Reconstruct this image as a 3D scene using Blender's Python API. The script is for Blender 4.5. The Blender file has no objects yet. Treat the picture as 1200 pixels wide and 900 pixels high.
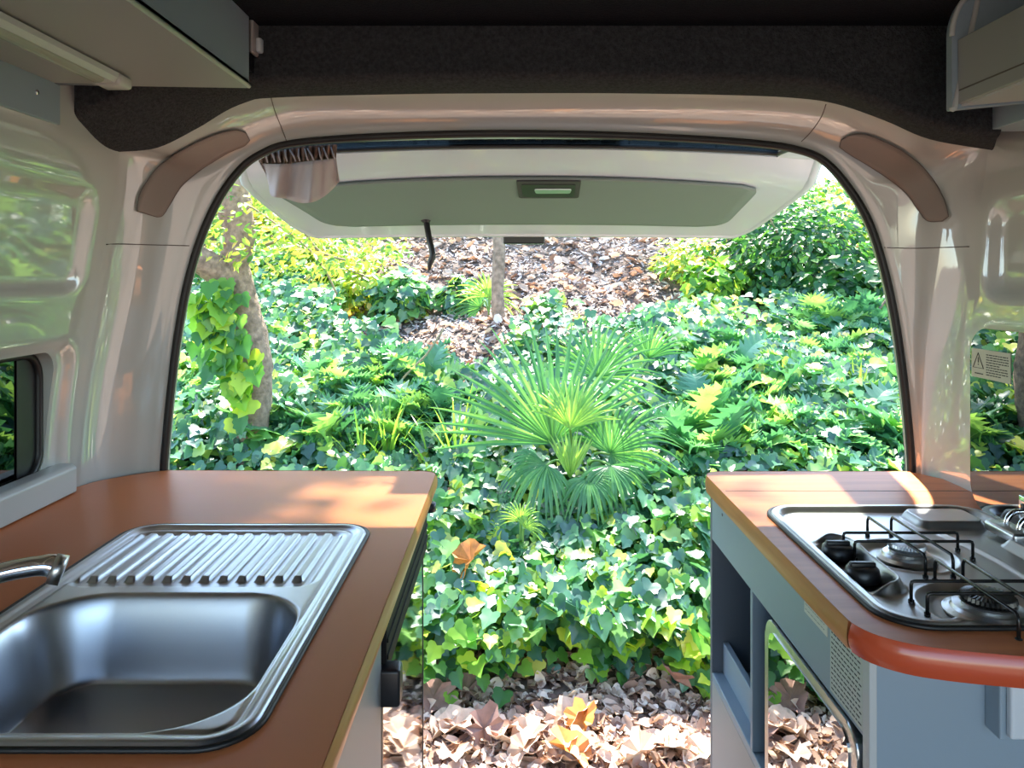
import bpy, bmesh, math, random
import numpy as np
from mathutils import Vector, Matrix
from mathutils.bvhtree import BVHTree

rng = np.random.default_rng(7)
random.seed(7)
C = bpy.context.scene.collection
CZ = 1.75            # camera height above the outside ground
F = 900.0            # focal length in pixels of the 1200x900 frame
PI = math.pi


def W(px, py, Y):
    return Vector(((px - 600) / F * Y, Y, CZ - (py - 325) / F * Y))


# ------------------------------------------------------------------ materials
def new_mat(name):
    m = bpy.data.materials.new(name)
    m.use_nodes = True
    nt = m.node_tree
    return m, nt, nt.nodes['Principled BSDF']


def mat(name, col, rough=0.5, metal=0.0, spec=0.5, bump=0.0, bscale=80.0, coat=0.0, var=0.0, vscale=4.0, alpha=1.0):
    m, nt, b = new_mat(name)
    b.inputs['Base Color'].default_value = (*col, 1)
    b.inputs['Roughness'].default_value = rough
    b.inputs['Metallic'].default_value = metal
    b.inputs['Specular IOR Level'].default_value = spec
    b.inputs['Coat Weight'].default_value = coat
    b.inputs['Coat Roughness'].default_value = 0.06
    b.inputs['Alpha'].default_value = alpha
    tc = nt.nodes.new('ShaderNodeTexCoord')
    if bump > 0:
        n = nt.nodes.new('ShaderNodeTexNoise')
        n.inputs['Scale'].default_value = bscale
        n.inputs['Detail'].default_value = 6
        nt.links.new(tc.outputs['Object'], n.inputs['Vector'])
        bp = nt.nodes.new('ShaderNodeBump')
        bp.inputs['Strength'].default_value = bump
        bp.inputs['Distance'].default_value = 0.01
        nt.links.new(n.outputs['Fac'], bp.inputs['Height'])
        nt.links.new(bp.outputs['Normal'], b.inputs['Normal'])
    if var > 0:
        n = nt.nodes.new('ShaderNodeTexNoise')
        n.inputs['Scale'].default_value = vscale
        n.inputs['Detail'].default_value = 5
        nt.links.new(tc.outputs['Object'], n.inputs['Vector'])
        r = nt.nodes.new('ShaderNodeValToRGB')
        r.color_ramp.elements[0].position = 0.3
        r.color_ramp.elements[1].position = 0.7
        r.color_ramp.elements[0].color = (*[c * (1 - var) for c in col], 1)
        r.color_ramp.elements[1].color = (*[min(1, c * (1 + var)) for c in col], 1)
        nt.links.new(n.outputs['Fac'], r.inputs['Fac'])
        nt.links.new(r.outputs['Color'], b.inputs['Base Color'])
    return m


def ramp_mat(name, stops, rough=0.4, transl=0.35, spec=0.5, tint=(1.0, 1.0, 0.5)):
    """foliage: every leaf takes its own tone from the ramp"""
    m, nt, b = new_mat(name)
    g = nt.nodes.new('ShaderNodeNewGeometry')
    r = nt.nodes.new('ShaderNodeValToRGB')
    el = r.color_ramp.elements
    el[0].position, el[0].color = stops[0][0], (*stops[0][1], 1)
    el[1].position, el[1].color = stops[-1][0], (*stops[-1][1], 1)
    for p, c in stops[1:-1]:
        e = el.new(p)
        e.color = (*c, 1)
    nt.links.new(g.outputs['Random Per Island'], r.inputs['Fac'])
    nt.links.new(r.outputs['Color'], b.inputs['Base Color'])
    b.inputs['Roughness'].default_value = rough
    b.inputs['Specular IOR Level'].default_value = spec
    if transl > 0:
        t = nt.nodes.new('ShaderNodeBsdfTranslucent')
        mx = nt.nodes.new('ShaderNodeMix')
        mx.data_type = 'RGBA'
        mx.blend_type = 'MULTIPLY'
        mx.inputs['Factor'].default_value = 1
        nt.links.new(r.outputs['Color'], mx.inputs['A'])
        mx.inputs['B'].default_value = (*[2.2 * t_ for t_ in tint], 1)
        nt.links.new(mx.outputs['Result'], t.inputs['Color'])
        ms = nt.nodes.new('ShaderNodeMixShader')
        ms.inputs['Fac'].default_value = transl
        nt.links.new(b.outputs['BSDF'], ms.inputs[1])
        nt.links.new(t.outputs['BSDF'], ms.inputs[2])
        nt.links.new(ms.outputs['Shader'], nt.nodes['Material Output'].inputs['Surface'])
    return m


def glass_mat(name, tint, refl, rough=0.0, rcol=(1, 1, 1)):
    m = bpy.data.materials.new(name)
    m.use_nodes = True
    nt = m.node_tree
    nt.nodes.clear()
    o = nt.nodes.new('ShaderNodeOutputMaterial')
    t = nt.nodes.new('ShaderNodeBsdfTransparent')
    t.inputs['Color'].default_value = (*tint, 1)
    g = nt.nodes.new('ShaderNodeBsdfGlossy')
    g.inputs['Roughness'].default_value = rough
    g.inputs['Color'].default_value = (*rcol, 1)
    f = nt.nodes.new('ShaderNodeLayerWeight')
    f.inputs['Blend'].default_value = refl
    mx = nt.nodes.new('ShaderNodeMixShader')
    nt.links.new(f.outputs['Fresnel'], mx.inputs['Fac'])
    nt.links.new(t.outputs[0], mx.inputs[1])
    nt.links.new(g.outputs[0], mx.inputs[2])
    nt.links.new(mx.outputs[0], o.inputs['Surface'])
    return m


M = {}
M['paint'] = mat('glossy_white_paint', (0.50, 0.52, 0.50), 0.4, coat=1.0, bump=0.05, bscale=7)
_pb = M['paint'].node_tree.nodes['Principled BSDF']
_pb.inputs['Coat IOR'].default_value = 1.9
_pb.inputs['Coat Roughness'].default_value = 0.03
M['seam'] = mat('seam_line', (0.12, 0.10, 0.09), 0.6)
M['rubber'] = mat('black_rubber', (0.008, 0.008, 0.009), 0.45)
M['cover'] = mat('taupe_cover', (0.26, 0.215, 0.19), 0.6, bump=0.1, bscale=400)
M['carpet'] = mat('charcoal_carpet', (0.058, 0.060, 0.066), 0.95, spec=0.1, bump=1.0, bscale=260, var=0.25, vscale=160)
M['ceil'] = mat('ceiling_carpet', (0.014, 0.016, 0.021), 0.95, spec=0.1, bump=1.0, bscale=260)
M['orange'] = mat('orange_laminate', (0.74, 0.235, 0.085), 0.42, spec=0.22, var=0.05, vscale=3, bump=0.02, bscale=300)
M['orange_edge'] = mat('orange_edge_band', (0.56, 0.085, 0.03), 0.2, coat=0.25)
M['steel'] = mat('brushed_steel', (0.60, 0.595, 0.59), 0.31, metal=1, bump=0.02, bscale=250)
M['steel_soft'] = mat('satin_steel', (0.54, 0.565, 0.61), 0.34, metal=1)
M['chrome'] = mat('chrome', (0.8, 0.8, 0.8), 0.06, metal=1)
M['black'] = mat('black_plastic', (0.012, 0.012, 0.014), 0.35)
M['black_enamel'] = mat('black_enamel', (0.010, 0.010, 0.010), 0.25)
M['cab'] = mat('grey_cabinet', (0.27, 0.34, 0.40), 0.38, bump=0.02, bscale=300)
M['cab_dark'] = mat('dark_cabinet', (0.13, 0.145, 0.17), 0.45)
M['cab_light'] = mat('light_grey_edge', (0.52, 0.53, 0.52), 0.35)
M['cab_warm'] = mat('warm_grey_cabinet', (0.33, 0.335, 0.33), 0.4)
M['gate_paint'] = mat('white_paint_cool_light', (0.50, 0.55, 0.62), 0.35, coat=0.6, bump=0.03, bscale=7)  # van white with the cooler light under the tailgate put into its colour
M['hob_steel'] = mat('hob_steel', (0.50, 0.495, 0.49), 0.38, metal=1)
M['gate_panel'] = mat('sage_panel', (0.145, 0.185, 0.175), 0.5)
M['white_plastic'] = mat('white_plastic', (0.62, 0.66, 0.7), 0.3)
M['grey_plastic'] = mat('grey_plastic', (0.4, 0.37, 0.36), 0.4)
M['label'] = mat('label_paper', (0.62, 0.62, 0.52), 0.5)
M['label_green'] = mat('label_film', (0.52, 0.54, 0.48), 0.4)
M['ink'] = mat('ink', (0.03, 0.03, 0.03), 0.6)
M['oven_glass'] = mat('mirror_oven_glass', (0.62, 0.62, 0.60), 0.0, metal=1)
M['fridge_glass'] = mat('mirror_door_glass', (0.50, 0.48, 0.45), 0.03, metal=1)
M['tail_glass'] = glass_mat('tailgate_glass', (0.52, 0.55, 0.52), 0.12)
M['side_glass'] = glass_mat('tinted_side_glass', (0.035, 0.06, 0.045), 0.42)
M['lid_glass'] = glass_mat('tinted_lid_glass', (0.05, 0.085, 0.05), 0.68)
M['curtain'] = mat('mauve_curtain', (0.42, 0.385, 0.385), 0.85, spec=0.1, bump=0.3, bscale=500)
M['curtain_head'] = mat('striped_heading', (0.20, 0.13, 0.10), 0.85, var=0.7, vscale=60)
M['lamp'] = mat('lamp_plastic', (0.5, 0.5, 0.47), 0.25)
M['bark'] = mat('bark', (0.26, 0.19, 0.14), 0.9, bump=1.0, bscale=40, var=0.45, vscale=22)
M['bark_pale'] = mat('pale_bark', (0.27, 0.19, 0.135), 0.9, bump=0.8, bscale=50, var=0.4, vscale=30)
M['twig'] = mat('twig', (0.30, 0.24, 0.15), 0.8)
M['soil'] = mat('soil', (0.14, 0.105, 0.085), 0.95, bump=1.0, bscale=30, var=0.6, vscale=14, spec=0.2)


def wood_top():
    m, nt, b = new_mat('orange_board_top')
    tc = nt.nodes.new('ShaderNodeTexCoord')
    mp = nt.nodes.new('ShaderNodeMapping')
    mp.inputs['Scale'].default_value = (2.5, 30, 2)
    n = nt.nodes.new('ShaderNodeTexNoise')
    n.inputs['Scale'].default_value = 1.6
    n.inputs['Detail'].default_value = 5
    r = nt.nodes.new('ShaderNodeValToRGB')
    r.color_ramp.elements[0].position = .35
    r.color_ramp.elements[1].position = .7
    r.color_ramp.elements[0].color = (0.62, 0.195, 0.07, 1)
    r.color_ramp.elements[1].color = (0.76, 0.26, 0.10, 1)
    nt.links.new(tc.outputs['Object'], mp.inputs['Vector'])
    nt.links.new(mp.outputs[0], n.inputs['Vector'])
    nt.links.new(n.outputs['Fac'], r.inputs['Fac'])
    nt.links.new(r.outputs['Color'], b.inputs['Base Color'])
    b.inputs['Roughness'].default_value = 0.42
    b.inputs['Specular IOR Level'].default_value = 0.2
    return m


M['orange_wood'] = wood_top()


def edge_wood():
    m, nt, b = new_mat('ochre_wood_edge')
    tc = nt.nodes.new('ShaderNodeTexCoord')
    mp = nt.nodes.new('ShaderNodeMapping')
    mp.inputs['Scale'].default_value = (30, 5, 90)
    n = nt.nodes.new('ShaderNodeTexNoise')
    n.inputs['Scale'].default_value = 1.0
    n.inputs['Detail'].default_value = 4
    r = nt.nodes.new('ShaderNodeValToRGB')
    r.color_ramp.elements[0].position = .35
    r.color_ramp.elements[1].position = .7
    r.color_ramp.elements[0].color = (0.52, 0.17, 0.05, 1)
    r.color_ramp.elements[1].color = (0.66, 0.24, 0.085, 1)
    nt.links.new(tc.outputs['Object'], mp.inputs['Vector'])
    nt.links.new(mp.outputs[0], n.inputs['Vector'])
    nt.links.new(n.outputs['Fac'], r.inputs['Fac'])
    nt.links.new(r.outputs['Color'], b.inputs['Base Color'])
    b.inputs['Roughness'].default_value = 0.3
    b.inputs['Specular IOR Level'].default_value = 0.3
    return m


M['edge_wood'] = edge_wood()

M['ivy'] = ramp_mat('ivy_leaves', [(0.0, (0.020, 0.080, 0.050)), (0.35, (0.045, 0.15, 0.085)), (0.6, (0.085, 0.24, 0.10)),
                                   (0.82, (0.17, 0.36, 0.09)), (0.93, (0.38, 0.52, 0.09)), (1.0, (0.62, 0.60, 0.12))], 0.33, 0.35, 0.9)
M['ivy_young'] = ramp_mat('young_ivy_leaves', [(0.0, (0.03, 0.12, 0.035)), (0.4, (0.09, 0.25, 0.035)), (0.75, (0.24, 0.42, 0.04)),
                                               (1.0, (0.5, 0.56, 0.06))], 0.38, 0.42)
M['acanthus'] = ramp_mat('acanthus_leaves', [(0.0, (0.05, 0.17, 0.10)), (0.5, (0.09, 0.25, 0.14)), (0.93, (0.14, 0.32, 0.14)),
                                             (1.0, (0.24, 0.42, 0.12))], 0.33, 0.32, 0.9)
M['palm'] = ramp_mat('palm_leaves', [(0.0, (0.05, 0.17, 0.06)), (0.6, (0.09, 0.25, 0.08)), (1.0, (0.17, 0.36, 0.09))], 0.35, 0.35)
M['palm_young'] = ramp_mat('young_palm_leaves', [(0.0, (0.16, 0.32, 0.07)), (1.0, (0.34, 0.48, 0.10))], 0.4, 0.45)
M['blade'] = ramp_mat('blade_leaves', [(0.0, (0.10, 0.28, 0.06)), (1.0, (0.34, 0.50, 0.08))], 0.4, 0.4)
M['shrub_dark'] = ramp_mat('dark_shrub_leaves', [(0.0, (0.012, 0.06, 0.02)), (0.6, (0.03, 0.13, 0.03)), (1.0, (0.12, 0.28, 0.04))], 0.35, 0.35)
M['shrub_yellow'] = ramp_mat('yellow_green_leaves', [(0.0, (0.06, 0.18, 0.04)), (0.45, (0.22, 0.34, 0.05)), (0.8, (0.50, 0.50, 0.07)),
                                                     (1.0, (0.62, 0.40, 0.12))], 0.4, 0.45)
M['litter'] = ramp_mat('dry_leaves', [(0.0, (0.14, 0.08, 0.06)), (0.35, (0.34, 0.22, 0.16)), (0.7, (0.60, 0.46, 0.36)),
                                      (1.0, (0.78, 0.66, 0.56))], 0.7, 0.12, tint=(1, .8, .6))
M['mulch'] = ramp_mat('mulch_chips', [(0.0, (0.15, 0.11, 0.095)), (0.5, (0.42, 0.34, 0.31)), (1.0, (0.75, 0.67, 0.64))], 0.75, 0.0)
M['leaf_orange'] = mat('orange_dead_leaf', (0.55, 0.20, 0.03), 0.6, var=0.4, vscale=20)
M['leaf_brown'] = mat('brown_dead_leaf', (0.24, 0.13, 0.10), 0.7, var=0.3, vscale=20)
M['leaf_pale'] = mat('pale_dead_leaf', (0.55, 0.38, 0.27), 0.7, var=0.25, vscale=20)


# ------------------------------------------------------------------ builders
def tag(o, label=None, cat=None, group=None, kind=None):
    if label: o['label'] = label
    if cat: o['category'] = cat
    if group: o['group'] = group
    if kind: o['kind'] = kind
    return o


def thing(name, label, cat, loc=(0, 0, 0), group=None):
    o = bpy.data.objects.new(name, None)
    o.empty_display_size = 0.05
    C.objects.link(o)
    o.location = loc
    return tag(o, label, cat, group)


def adopt(o, parent):
    if parent is not None:
        o.parent = parent
        off = parent.location if parent.parent is None else Vector((0, 0, 0))   # adopted meshes keep world coordinates
        o.matrix_parent_inverse = Matrix.Translation(-off)
    return o


def mk(name, verts, faces, m, parent=None, smooth=False):
    me = bpy.data.meshes.new(name)
    me.from_pydata([tuple(v) for v in verts], [], faces)
    me.materials.append(m)
    if smooth:
        me.polygons.foreach_set('use_smooth', [True] * len(me.polygons))
    me.update()
    o = bpy.data.objects.new(name, me)
    C.objects.link(o)
    return adopt(o, parent)


def from_bm(name, bm, m, parent=None, smooth=False):
    bmesh.ops.recalc_face_normals(bm, faces=bm.faces)
    me = bpy.data.meshes.new(name)
    bm.to_mesh(me)
    bm.free()
    me.materials.append(m)
    if smooth:
        me.polygons.foreach_set('use_smooth', [True] * len(me.polygons))
    o = bpy.data.objects.new(name, me)
    C.objects.link(o)
    return adopt(o, parent)


def add_box(bm, x0, x1, y0, y1, z0, z1, bev=0.0, seg=2):
    r = bmesh.ops.create_cube(bm, size=1)
    vs = r['verts']
    for v in vs:
        v.co = Vector(((x0 + x1) / 2 + v.co.x * (x1 - x0), (y0 + y1) / 2 + v.co.y * (y1 - y0), (z0 + z1) / 2 + v.co.z * (z1 - z0)))
    if bev > 0:
        es = list({e for v in vs for e in v.link_edges})
        bmesh.ops.bevel(bm, geom=es, offset=bev, segments=seg, affect='EDGES', profile=0.5)


def box(name, x0, x1, y0, y1, z0, z1, m, parent=None, bev=0.0015, seg=2):
    """z is measured from the eye line"""
    bm = bmesh.new()
    add_box(bm, x0, x1, y0, y1, z0 + CZ, z1 + CZ, bev, seg)
    return from_bm(name, bm, m, parent)


def rrect(x0, x1, y0, y1, r, n=8):
    pts = []
    for cx, cy, a0 in ((x1 - r, y0 + r, -90), (x1 - r, y1 - r, 0), (x0 + r, y1 - r, 90), (x0 + r, y0 + r, 180)):
        for i in range(n + 1):
            a = math.radians(a0 + 90 * i / n)
            pts.append((cx + r * math.cos(a), cy + r * math.sin(a)))
    return pts


def round_poly(pts, r, n=5):
    """rounds every corner of a 2-D polygon; r may be a list"""
    out = []
    N = len(pts)
    for i, p in enumerate(pts):
        rr = r[i] if isinstance(r, (list, tuple)) else r
        p = Vector(p)
        a = Vector(pts[i - 1]) - p
        b = Vector(pts[(i + 1) % N]) - p
        if rr <= 0:
            out.append((p.x, p.y))
            continue
        ra = min(rr, a.length * .49)
        rb = min(rr, b.length * .49)
        A = p + a.normalized() * ra
        B = p + b.normalized() * rb
        for k in range(n + 1):
            t = k / n
            q = A * (1 - t) ** 2 + p * 2 * t * (1 - t) + B * t * t
            out.append((q.x, q.y))
    return out


def prism(name, pa, pb, m, parent=None, bev=0.0, smooth=False):
    """solid between two matching outlines"""
    n = len(pa)
    bm = bmesh.new()
    va = [bm.verts.new(p) for p in pa]
    vb = [bm.verts.new(p) for p in pb]
    bm.faces.new(va)
    bm.faces.new(vb[::-1])
    for i in range(n):
        bm.faces.new((va[i], va[(i + 1) % n], vb[(i + 1) % n], vb[i]))
    if bev > 0:
        es = [e for e in bm.edges if (e.verts[0] in va and e.verts[1] in va) or (e.verts[0] in vb and e.verts[1] in vb)]
        bmesh.ops.bevel(bm, geom=es, offset=bev, segments=3, affect='EDGES', profile=0.5)
    return from_bm(name, bm, m, parent, smooth)


def slab(name, outline, z0, z1, m, parent=None, bev=0.0):
    return prism(name, [(x, y, z0 + CZ) for x, y in outline], [(x, y, z1 + CZ) for x, y in outline], m, parent, bev)


def grid(name, rows, m, parent=None, smooth=True, close=False, thick=0.0):
    nr, nc = len(rows), len(rows[0])
    verts = [p for r in rows for p in r]
    faces = []
    for i in range(nr - 1):
        for j in range(nc - 1 + (1 if close else 0)):
            k = (j + 1) % nc
            faces.append((i * nc + j, i * nc + k, (i + 1) * nc + k, (i + 1) * nc + j))
    o = mk(name, verts, faces, m, parent, smooth)
    if thick:
        md = o.modifiers.new('t', 'SOLIDIFY')
        md.thickness = thick
        md.offset = -1
    return o


def add_tube(bm, path, rad, n=10, cap=True, jit=0.0, close=False):
    path = [Vector(p) for p in path]
    L = len(path)
    rs = rad if isinstance(rad, (list, tuple)) else [rad] * L
    rings = []
    prev = None
    for i, p in enumerate(path):
        if close:
            t = path[(i + 1) % L] - path[i - 1]
        else:
            t = path[min(i + 1, L - 1)] - path[max(i - 1, 0)]
        if t.length < 1e-9: t = Vector((0, 0, 1))
        t.normalize()
        if prev is None:
            a = Vector((0, 0, 1)) if abs(t.z) < .9 else Vector((1, 0, 0))
            u = t.cross(a).normalized()
        else:
            u = (prev - t * prev.dot(t)).normalized()
        prev = u
        v = t.cross(u)
        rings.append([bm.verts.new(p + (u * math.cos(2 * PI * k / n) + v * math.sin(2 * PI * k / n)) * rs[i] * (1 + jit * (random.random() - .5)))
                      for k in range(n)])
    for i in range(L - 1 + (1 if close else 0)):
        a, b = rings[i], rings[(i + 1) % L]
        for k in range(n):
            bm.faces.new((a[k], a[(k + 1) % n], b[(k + 1) % n], b[k]))
    if cap and not close:
        bm.faces.new(rings[0][::-1])
        bm.faces.new(rings[-1])


def tube(name, path, rad, m, parent=None, n=10, jit=0.0, close=False):
    bm = bmesh.new()
    add_tube(bm, path, rad, n, jit=jit, close=close)
    return from_bm(name, bm, m, parent, True)


def spline(pts, sub=6):
    P = [Vector(p) for p in pts]
    out = []
    for i in range(len(P) - 1):
        p0 = P[max(i - 1, 0)]; p1 = P[i]; p2 = P[i + 1]; p3 = P[min(i + 2, len(P) - 1)]
        for k in range(sub):
            t = k / sub
            out.append(0.5 * ((2 * p1) + (p2 - p0) * t + (2 * p0 - 5 * p1 + 4 * p2 - p3) * t * t + (3 * p1 - p0 - 3 * p2 + p3) * t ** 3))
    out.append(P[-1])
    return out


def lathe(name, prof, center, m, parent=None, n=40, axis='z', scale=1):
    """prof: (radius, height) pairs"""
    verts, faces = [], []
    for r, h in prof:
        for k in range(n):
            a = 2 * PI * k / n
            if axis == 'z':
                verts.append((center[0] + r * math.cos(a), center[1] + r * math.sin(a), center[2] + h))
            elif axis == 'x':
                verts.append((center[0] + h, center[1] + r * math.cos(a), center[2] + r * math.sin(a)))
            else:
                verts.append((center[0] + r * math.cos(a), center[1] + h, center[2] + r * math.sin(a)))
    for i in range(len(prof) - 1):
        for k in range(n):
            faces.append((i * n + k, i * n + (k + 1) % n, (i + 1) * n + (k + 1) % n, (i + 1) * n + k))
    faces.append(tuple(range(n))[::-1])
    faces.append(tuple((len(prof) - 1) * n + k for k in range(n)))
    return mk(name, verts, faces, m, parent, True)


def smooth_angle(o, deg=35):
    me = o.data
    me.polygons.foreach_set('use_smooth', [True] * len(me.polygons))
    try:
        me.set_sharp_from_angle(angle=math.radians(deg))
    except Exception:
        pass
    return o


def cut(o, cutters):
    for c in cutters:
        md = o.modifiers.new('b', 'BOOLEAN')
        md.operation = 'DIFFERENCE'
        md.solver = 'EXACT'
        md.object = c
    bpy.context.view_layer.update()
    dg = bpy.context.evaluated_depsgraph_get()
    me = bpy.data.meshes.new_from_object(o.evaluated_get(dg))
    o.modifiers.clear()
    o.data = me
    for c in cutters:
        bpy.data.objects.remove(c, do_unlink=True)
    return o


def mass(name, tv, tf, P, R, S, m, parent=None, smooth=False):
    """many copies of one leaf as one mesh (numpy)"""
    tv = np.asarray(tv, float)
    nv = len(tv)
    k = len(P)
    V = np.einsum('kij,nj->kni', R, tv) * np.asarray(S)[:, None, None] + np.asarray(P)[:, None, :]
    V = V.reshape(-1, 3)
    lens = np.array([len(f) for f in tf])
    flat = np.concatenate([np.array(f) for f in tf])
    loops = (flat[None, :] + (np.arange(k) * nv)[:, None]).reshape(-1)
    tot = np.tile(lens, k)
    starts = np.concatenate([[0], np.cumsum(tot)[:-1]])
    me = bpy.data.meshes.new(name)
    me.vertices.add(len(V))
    me.vertices.foreach_set('co', V.reshape(-1))
    me.loops.add(len(loops))
    me.loops.foreach_set('vertex_index', loops.astype(np.int32))
    me.polygons.add(len(tot))
    me.polygons.foreach_set('loop_start', starts.astype(np.int32))
    if smooth:
        me.polygons.foreach_set('use_smooth', np.ones(len(tot), bool))
    me.materials.append(m)
    me.update(calc_edges=True)
    o = bpy.data.objects.new(name, me)
    C.objects.link(o)
    return adopt(o, parent)


def rots(nrm, tip):
    n = nrm / np.linalg.norm(nrm, axis=1, keepdims=True)
    t = tip - (tip * n).sum(1, keepdims=True) * n
    t /= np.linalg.norm(t, axis=1, keepdims=True) + 1e-9
    x = np.cross(t, n)
    return np.stack([x, t, n], axis=2)


# leaf shapes (tip along +y)
def fan_leaf(outline, c=(0, .3, -.05)):
    v = [c] + [(x, y, z) for x, y, z in outline]
    f = [(0, i, i + 1) for i in range(1, len(outline))] + [(0, len(outline), 1)]
    return v, f


IVY = fan_leaf([(0, -.02, -.03), (.2, -.12, .04), (.42, -.06, .09), (.50, .12, .08), (.42, .27, .05), (.46, .48, .07), (.27, .60, .03), (.12, .84, -.02), (.0, .98, -.08),
                (-.12, .84, -.02), (-.27, .60, .03), (-.46, .48, .07), (-.42, .27, .05), (-.50, .12, .08), (-.42, -.06, .09), (-.2, -.12, .04)], (0, .3, -.04))
OVAL = ([(0, 0, 0), (.2, .3, .05), (.2, .65, .05), (0, 1, -.05), (-.2, .65, .05), (-.2, .3, .05), (0, .5, -.03)],
        [(0, 1, 6), (1, 2, 6), (2, 3, 6), (3, 4, 6), (4, 5, 6), (5, 0, 6)])
SLIM = ([(0, 0, 0), (.09, .35, .03), (.07, .7, 0), (0, 1, -.15), (-.07, .7, 0), (-.09, .35, .03), (0, .5, -.02)],
        [(0, 1, 6), (1, 2, 6), (2, 3, 6), (3, 4, 6), (4, 5, 6), (5, 0, 6)])
CURL = ([(-.35, 0, .22), (0, -.1, 0), (.35, .05, .18), (-.42, .5, .2), (0, .5, -.02), (.4, .45, .25), (-.15, .95, .25), (.02, 1.1, .12), (.25, .9, .3)],
        [(0, 1, 4, 3), (1, 2, 5, 4), (3, 4, 7, 6), (4, 5, 8, 7)])
CHIP = ([(-.15, 0, 0), (.15, .05, .06), (.12, 1, 0), (-.1, .9, .07)], [(0, 1, 2), (0, 2, 3)])


def frac_ease(t):
    return t * t * (3 - 2 * t)


# ================================================================== VAN SHELL
YA, YD, YE = 1.60, 1.45, 1.31
A_px = [(193, 552), (197, 500), (202, 450), (209, 395), (220, 335), (236, 280), (258, 232), (285, 196), (312, 178), (340, 169),
        (400, 163), (500, 158.5), (600, 157), (700, 158.5), (800, 162.5), (880, 168), (930, 175), (965, 189), (995, 222), (1018, 262),
        (1035, 315), (1047, 370), (1056, 430), (1063, 495), (1067, 553)]
D_px = [(84, 572), (86, 515), (92, 455), (102, 395), (115, 330), (128, 255), (140, 178), (185, 173), (232, 150), (280, 123),
        (345, 108), (480, 105), (600, 104), (720, 104), (850, 106), (930, 110), (985, 119), (1040, 138), (1092, 160), (1158, 169),
        (1148, 250), (1143, 330), (1138, 410), (1135, 490), (1132, 567)]
E_px = {6: (72, 150), 7: (118, 128), 8: (172, 107), 9: (235, 98), 10: (320, 98), 11: (480, 94), 12: (600, 93), 13: (720, 93), 14: (850, 95),
        15: (930, 98), 16: (972, 104), 17: (1030, 124), 18: (1085, 147), 19: (1168, 163)}
A_w = [W(x, y, YA) for x, y in A_px]
D_w = [W(x, y, YD) for x, y in D_px]


def down(p, z=-1.25):
    return Vector((p.x, p.y, CZ + z))


A_c = [down(A_w[0]), down(A_w[0], -.8), down(A_w[0], -.5)] + A_w + [down(A_w[-1], -.5), down(A_w[-1], -.8), down(A_w[-1])]
D_c = [down(D_w[0]), down(D_w[0], -.8), down(D_w[0], -.5)] + D_w + [down(D_w[-1], -.5), down(D_w[-1], -.8), down(D_w[-1])]
SUB = 8
A_s = spline(A_c, SUB)
D_s = spline(D_c, SUB)
NU = 14


def arch_row(u):
    row = []
    for a, d in zip(A_s, D_s):
        out = (d - a); out.y = 0
        a1 = a + out.normalized() * 0.014 + Vector((0, -0.012, 0))
        s, c = math.sin(PI / 2 * u), 1 - math.cos(PI / 2 * u)
        row.append(Vector((a1.x + (d.x - a1.x) * s, a1.y + (d.y - a1.y) * c, a1.z + (d.z - a1.z) * s)))
    return row


rows = [[Vector((a.x, YA + .02, a.z)) for a in A_s], A_s] + [arch_row(i / NU) for i in range(NU + 1)]
arch = grid('trim_1', rows, M['paint'])
tag(arch, 'glossy white painted steel frame around the open rear doorway', kind='structure')
bm_ = bmesh.new()
bm_.from_mesh(arch.data)
arch_bvh = BVHTree.FromBMesh(bm_)
bm_.free()
EYE = Vector((0, 0, CZ))


def on_arch(px, py, lift=0.0):
    d = (W(px, py, 1.0) - EYE).normalized()
    h = arch_bvh.ray_cast(EYE, d)
    if h[0] is None:
        return W(px, py, 1.5)
    n = h[1] if h[1].dot(d) < 0 else -h[1]
    return h[0] + n * lift


# outer skin round the opening
outs = []
for p in A_s:
    o_ = Vector((p.x - 0.05, 0, p.z - (CZ - 0.6)))
    k = 1.12
    for _ in range(40):
        if abs(o_.x * k) > 1.0 or o_.z * k > 1.09: break
        k += .02
    outs.append(Vector((min(max(0.05 + o_.x * k, -.95), 1.05), YA + .02, min(CZ - .6 + o_.z * k, CZ + .49) if p.z > CZ - 1 else p.z)))
sk = grid('wall_back', [[Vector((a.x, YA + .02, a.z)) for a in A_s], outs, [Vector((a.x, 1.44, a.z)) for a in outs]], M['paint'], None, False)
md = sk.modifiers.new('t', 'SOLIDIFY'); md.thickness = .004; md.offset = 0
tag(sk, 'outer white body skin around the rear opening', kind='structure')

# seams in the frame
for name, pts in (('seam', [(105, 287), (140, 286), (180, 287), (222, 288)]), ('seam', [(1036, 290), (1070, 291), (1105, 290), (1136, 289)]),
                  ('seam', [(317, 112), (322, 130), (330, 150), (336, 166)]), ('seam', [(968, 122), (962, 138), (950, 155), (939, 166)])):
    tube(name, [on_arch(x, y, 0.0) for x, y in spline([(a, b, 0) for a, b in pts], 5) for x, y in [(x, y)]] if False else
         [on_arch(v.x, v.y, 0.0) for v in spline([(a, b, 0) for a, b in pts], 5)], 0.0011, M['seam'], arch, 6)

# rubber seal along the opening
seal = tube('trim_2', [p + Vector((0, -0.004, 0)) for p in A_s], 0.0085, M['rubber'], None, 8)
tag(seal, 'black rubber seal around the rear opening', kind='structure')

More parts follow.
